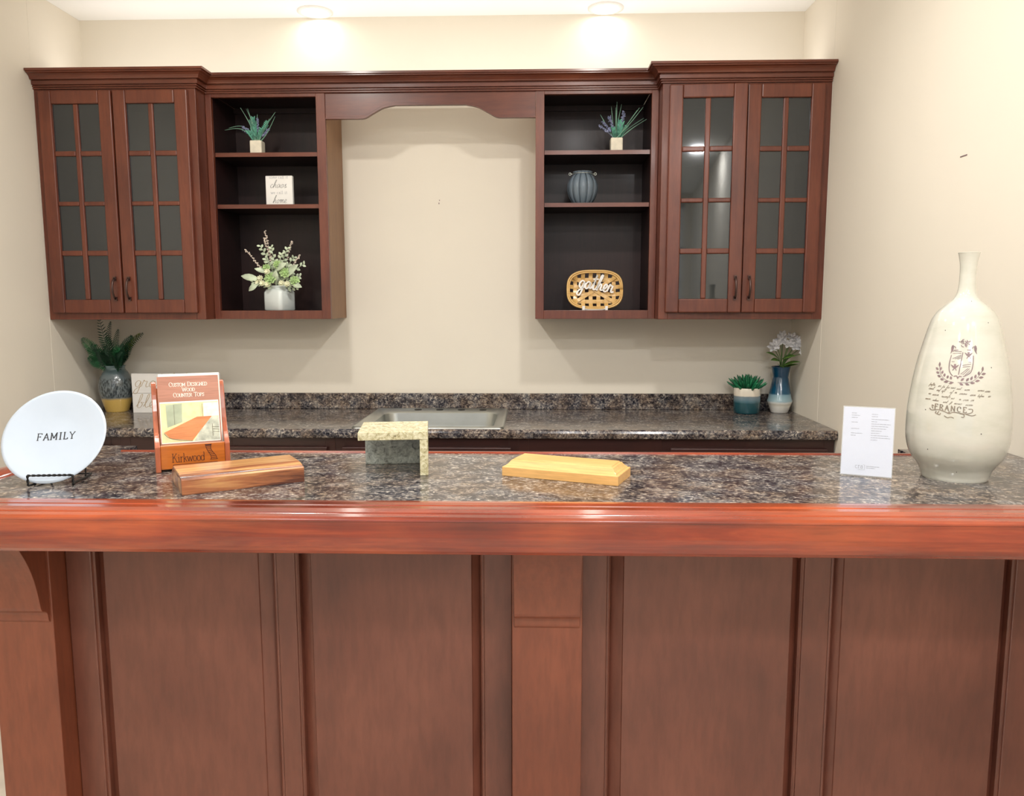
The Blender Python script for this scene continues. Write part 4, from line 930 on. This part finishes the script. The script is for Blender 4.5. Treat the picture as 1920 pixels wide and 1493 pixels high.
# chaos sign
o = thing('shelf_sign', 'small white square sign reading some call it chaos we call it home', 'sign', (-1.124, 3.470, 1.866), R(-2))
obj('block', MB().box(-.060, .060, 0, .020, 0, .126), 'matwhite', o, local=True, bevel=.003)
g = MB().strokes(write('some call it', .0125, .0, .1135, center=True, sp=.10), Fs, .0009, .2, .0004)
g.strokes(write('we call it', .0135, .0, .048, center=True, sp=.10), Fs, .0009, .2, .0004); obj('typed_lettering', g, 'faint', o, local=True)
g = MB().strokes(write('chaos', .034, -.004, .074, script=True, slant=.3, center=True, wide=.98), Fs, .0018, .45, .0004)
g.strokes(write('home', .034, .0, .009, script=True, slant=.3, center=True, wide=.92), Fs, .0018, .45, .0004); obj('script_lettering', g, 'graphite', o, local=True)
# bouquet
o = thing('bouquet_jar', 'square white jar of pale eucalyptus and rosettes on the left bottom shelf', 'vase', (-1.146, 3.49, 1.409))
rr_ = lambda s_, r, z: [(x, y, z) for x, y in rrect(-s_, s_, -s_, s_, r, 4)]
jb = MB(); loft(jb, [rr_(.047, .015, 0), rr_(.051, .016, .004), rr_(.051, .016, .080), rr_(.046, .02, .092), rr_(.040, .0399, .097), rr_(.040, .0399, .100), rr_(.043, .0429, .102), rr_(.043, .0429, .109), rr_(.038, .0379, .110), rr_(.036, .0359, .100)], capend=True)
obj('jar', jb, 'jar', o, local=True).rotation_euler = (0, 0, R(-24))
random.seed(21)
def sprig(pts, n, lw, ll, mat, name):
    b = MB(); P_ = smooth(pts, 8); b.tube(P_, .0012, 5)
    for i in range(n):
        f_ = .25+.75*i/(n-1); k = min(len(P_)-2, int(f_*(len(P_)-1))); p = Vector(P_[k]); d = (Vector(P_[k+1])-p).normalized()
        sd = Vector((d.z, random.uniform(-.5, .3), -d.x)).normalized()*(1 if i % 2 else -1); s_ = 1.15-.55*f_
        b.leaf(p, p+(sd*.8+d*.7).normalized()*ll*s_, lw*s_, (random.uniform(-.3, .3), -1, .3), .1, 0, 4, .55)
    obj(name, b, mat, o, local=True)
B0 = (0, -.01, .10)
for tip, n in (((-.070, -.03, .285), 11), ((-.045, -.04, .230), 10), ((.055, -.03, .275), 12), ((.030, -.04, .250), 10), ((.085, -.03, .235), 10), ((.125, -.02, .205), 9), ((.110, -.04, .150), 9), ((-.105, -.05, .125), 8), ((-.02, -.03, .28), 10), ((.09, -.03, .10), 8), ((.06, -.05, .20), 9)):
    sprig([B0, (tip[0]*.45, tip[1]*.7, .10+(tip[2]-.10)*.6), tip], n, .017, .027, 'euca', 'eucalyptus_sprig')
for tip in ((-.048, -.02, .345), (-.128, -.04, .262), (.105, -.03, .240), (-.052, -.02, .315), (.07, -.02, .30)):
    b = MB(); P_ = smooth([B0, (tip[0]*.5, tip[1]*.7, .10+(tip[2]-.10)*.5), tip], 10); b.tube(P_, .0011, 5)
    for k in range(len(P_)//2, len(P_)):
        for q in range(3): b.ball(Vector(P_[k])+Vector((random.uniform(-.005, .005), random.uniform(-.004, .004), random.uniform(-.003, .003))), .0032, 5)
    obj('bud_spray', b, 'pinkbud', o, local=True)
def rosette(c, r, fwd, mat, name='rosette', layers=3):
    b = MB(); fwd = Vector(fwd).normalized(); u = fwd.orthogonal().normalized(); v_ = fwd.cross(u); c = Vector(c)
    for L in range(layers):
        n = 9-2*L; rad = r*(1-.28*L)
        for k in range(n):
            a = k*6.283/n+L*.4; d = u*math.cos(a)+v_*math.sin(a)
            b.leaf(c+fwd*(.003*L), c+d*rad+fwd*(.004+.009*L), rad*.62, fwd, -.2, 0, 4, .6)
    obj(name, b, mat, o, local=True)
for c, r in (((-.020, -.055, .140), .030), ((.045, -.05, .165), .026), ((.085, -.045, .130), .024), ((-.040, -.04, .185), .020), ((.012, -.05, .20), .020)):
    rosette(c, r, (c[0]*3, -1, .4), 'ros')
for c in ((-.065, -.05, .140), (-.055, -.055, .118), (-.078, -.045, .12), (-.03, -.06, .112), (.055, -.06, .115), (-.03, -.06, .168), (-.085, -.04, .135), (.03, -.06, .118)):
    rosette(c, .014, (c[0]*3, -1, .4), 'blos', 'blossom', 2)
for q in (((-.06, -.04, .13), (-.150, -.05, .150), .032), ((-.07, -.05, .12), (-.115, -.06, .085), .026), ((0, -.04, .11), (.012, -.07, .175), .030), ((.03, -.04, .13), (.105, -.05, .200), .032), ((-.02, -.04, .16), (-.09, -.05, .182), .022), ((.06, -.04, .12), (.12, -.06, .10), .026), ((0, -.05, .17), (.06, -.07, .205), .03)):
    b = MB().leaf(q[0], q[1], q[2], (0, -1, .4), .12, 0, 6, .6); obj('broad_leaf', b, 'euca', o, local=True)
# smoky glass jar
o = thing('glass_jar', 'smoky ribbed round glass jar with wire loops on the right middle shelf', 'jar', (.199, 3.51, 1.866))
jp = smooth([(.030, 0), (.042, .004), (.060, .035), (.067, .070), (.062, .098), (.048, .120), (.040, .127), (.039, .133), (.043, .140)], 5)
obj('bowl', MB().lathe(jp+[(.038, .141), (.035, .13), (.043, .117), (.057, .097), (.062, .07), (.055, .035), (.03, .008)], 96, lobes=(12, .035)), 'smoke', o, local=True)
b = MB()
for k in range(12):
    a = math.pi*2*k/12+math.pi/12; b.tube([(r*math.cos(a)*.985, r*math.sin(a)*.985, z) for r, z in jp[3:-6]], .0010, 5)
obj('rib', b, 'smokerib', o, local=True)
b = MB(); b.tube([(.0425*math.cos(a*.2618), .0425*math.sin(a*.2618), .131) for a in range(25)], .0012, 6)
for s_ in (-1, 1):
    b.tube([(s_*.0425, 0, .131), (s_*.050, 0, .131)], .0013, 6)
    b.tube([(s_*(.055+.005*math.cos(a*.524)), .0, .131+.005*math.sin(a*.524)) for a in range(13)], .0015, 6)
obj('wire_collar', b, 'wire', o, local=True)
# gather basket
bt = R(8)
o = thing('plate_easel', 'little white stand under the gather basket on the right bottom shelf', 'stand', (.256, 3.470, 1.409))
b = MB()
for s_ in (-1, 1): b.box(s_*.050-.006, s_*.050+.006, -.012, .085, 0, .006).box(s_*.050-.006, s_*.050+.006, -.012, -.006, .006, .018).box(s_*.050-.006, s_*.050+.006, .072, .080, .006, .085)
b.box(-.044, .044, .072, .080, .0, .006).tube(smooth([(-.044, -.006, .006), (-.03, -.006, .002), (.03, -.006, .002), (.044, -.006, .006)], 4), .002, 6)
obj('frame', b, 'matwhite', o, local=True, bevel=.001)
o = thing('woven_basket_sign', 'shallow woven bamboo basket with white script word gather, propped upright', 'basket', (.256, 3.472, 1.4155), rot=Euler((R(90)-bt, 0, R(2)), 'XYZ'))
BW, BH = .120, .083; cyb = BH
def sup(t_, a, b_, n=3.0): c_, s_ = math.cos(t_), math.sin(t_); return (a*math.copysign(abs(c_)**(2/n), c_), b_*math.copysign(abs(s_)**(2/n), s_))
for a_, b_, z, r, nm in ((BW, BH, 0.004, .0045, 'rim'), (BW-.007, BH-.007, .003, .0035, 'rim')):
    pts = [(*sup(2*math.pi*k/64, a_, b_), z) for k in range(65)]; pts = [(x, y+cyb, z) for x, y, z in pts]
    obj(nm, MB().tube(pts, r, 8), 'wicker', o, local=True)
wl = MB(); loft(wl, [[(sup(2*math.pi*k/64, BW-.009, BH-.009)[0], sup(2*math.pi*k/64, BW-.009, BH-.009)[1]+cyb, -.001) for k in range(64)], [(sup(2*math.pi*k/64, BW-.013, BH-.013)[0], sup(2*math.pi*k/64, BW-.013, BH-.013)[1]+cyb, -.006) for k in range(64)]])
def halfx(y): 
    q = min(.999, abs(y)/(BH-.008)); return (BW-.008)*(1-q**3)**(1/3)
def halfy(x):
    q = min(.999, abs(x)/(BW-.008)); return (BH-.008)*(1-q**3)**(1/3)
def strip(mb, p0, p1, wd, phase, base=-.016):
    p0, p1 = Vector(p0), Vector(p1); d = p1-p0; n = 24; sd = Vector((-d.y, d.x)).normalized()*wd/2; vs = []
    for i in range(n+1):
        f_ = i/n; e_ = min(f_, 1-f_)*d.length; z = base+max(0, (1-e_/.03))**2*(.0-base); z += .0012*math.sin(i*1.3+phase); c = p0+d*f_
        for s_ in (-1, 1):
            for dz in (0, .0014): vs.append((c.x+s_*sd.x, c.y+s_*sd.y+cyb, z+dz))
    fs = []
    for i in range(n):
        a = 4*i; fs += [(a+1, a+3, a+7, a+5), (a, a+4, a+6, a+2), (a, a+1, a+5, a+4), (a+2, a+6, a+7, a+3)]
    mb.add(vs, fs)
ws = MB()
for k, y in enumerate((-.050, -.018, .014, .046)): strip(ws, (-halfx(y), y), (halfx(y), y), .017, k*3.1)
for k, x in enumerate((-.085, -.051, -.017, .017, .051, .085)): strip(ws, (x, -halfy(x)), (x, halfy(x)), .017, 1.5+k*3.1, -.0145)
for k, (a, c) in enumerate((((-.09, .055), (.09, -.055)), ((-.09, -.055), (.09, .055)))): strip(ws, a, c, .015, 2+k, -.012)
obj('woven_strips', ws, 'wicker', o, local=True)
g = MB().strokes(write('gather', .072, .002, cyb-.002, script=True, slant=.32, center=True, wide=.80), flat((0, 0, -.004), (1, -.16, 0), (0, 1, 0), (0, 0, 1)), .0078, .32, .0035)
obj('script_word', g, 'matwhite', o, local=True)
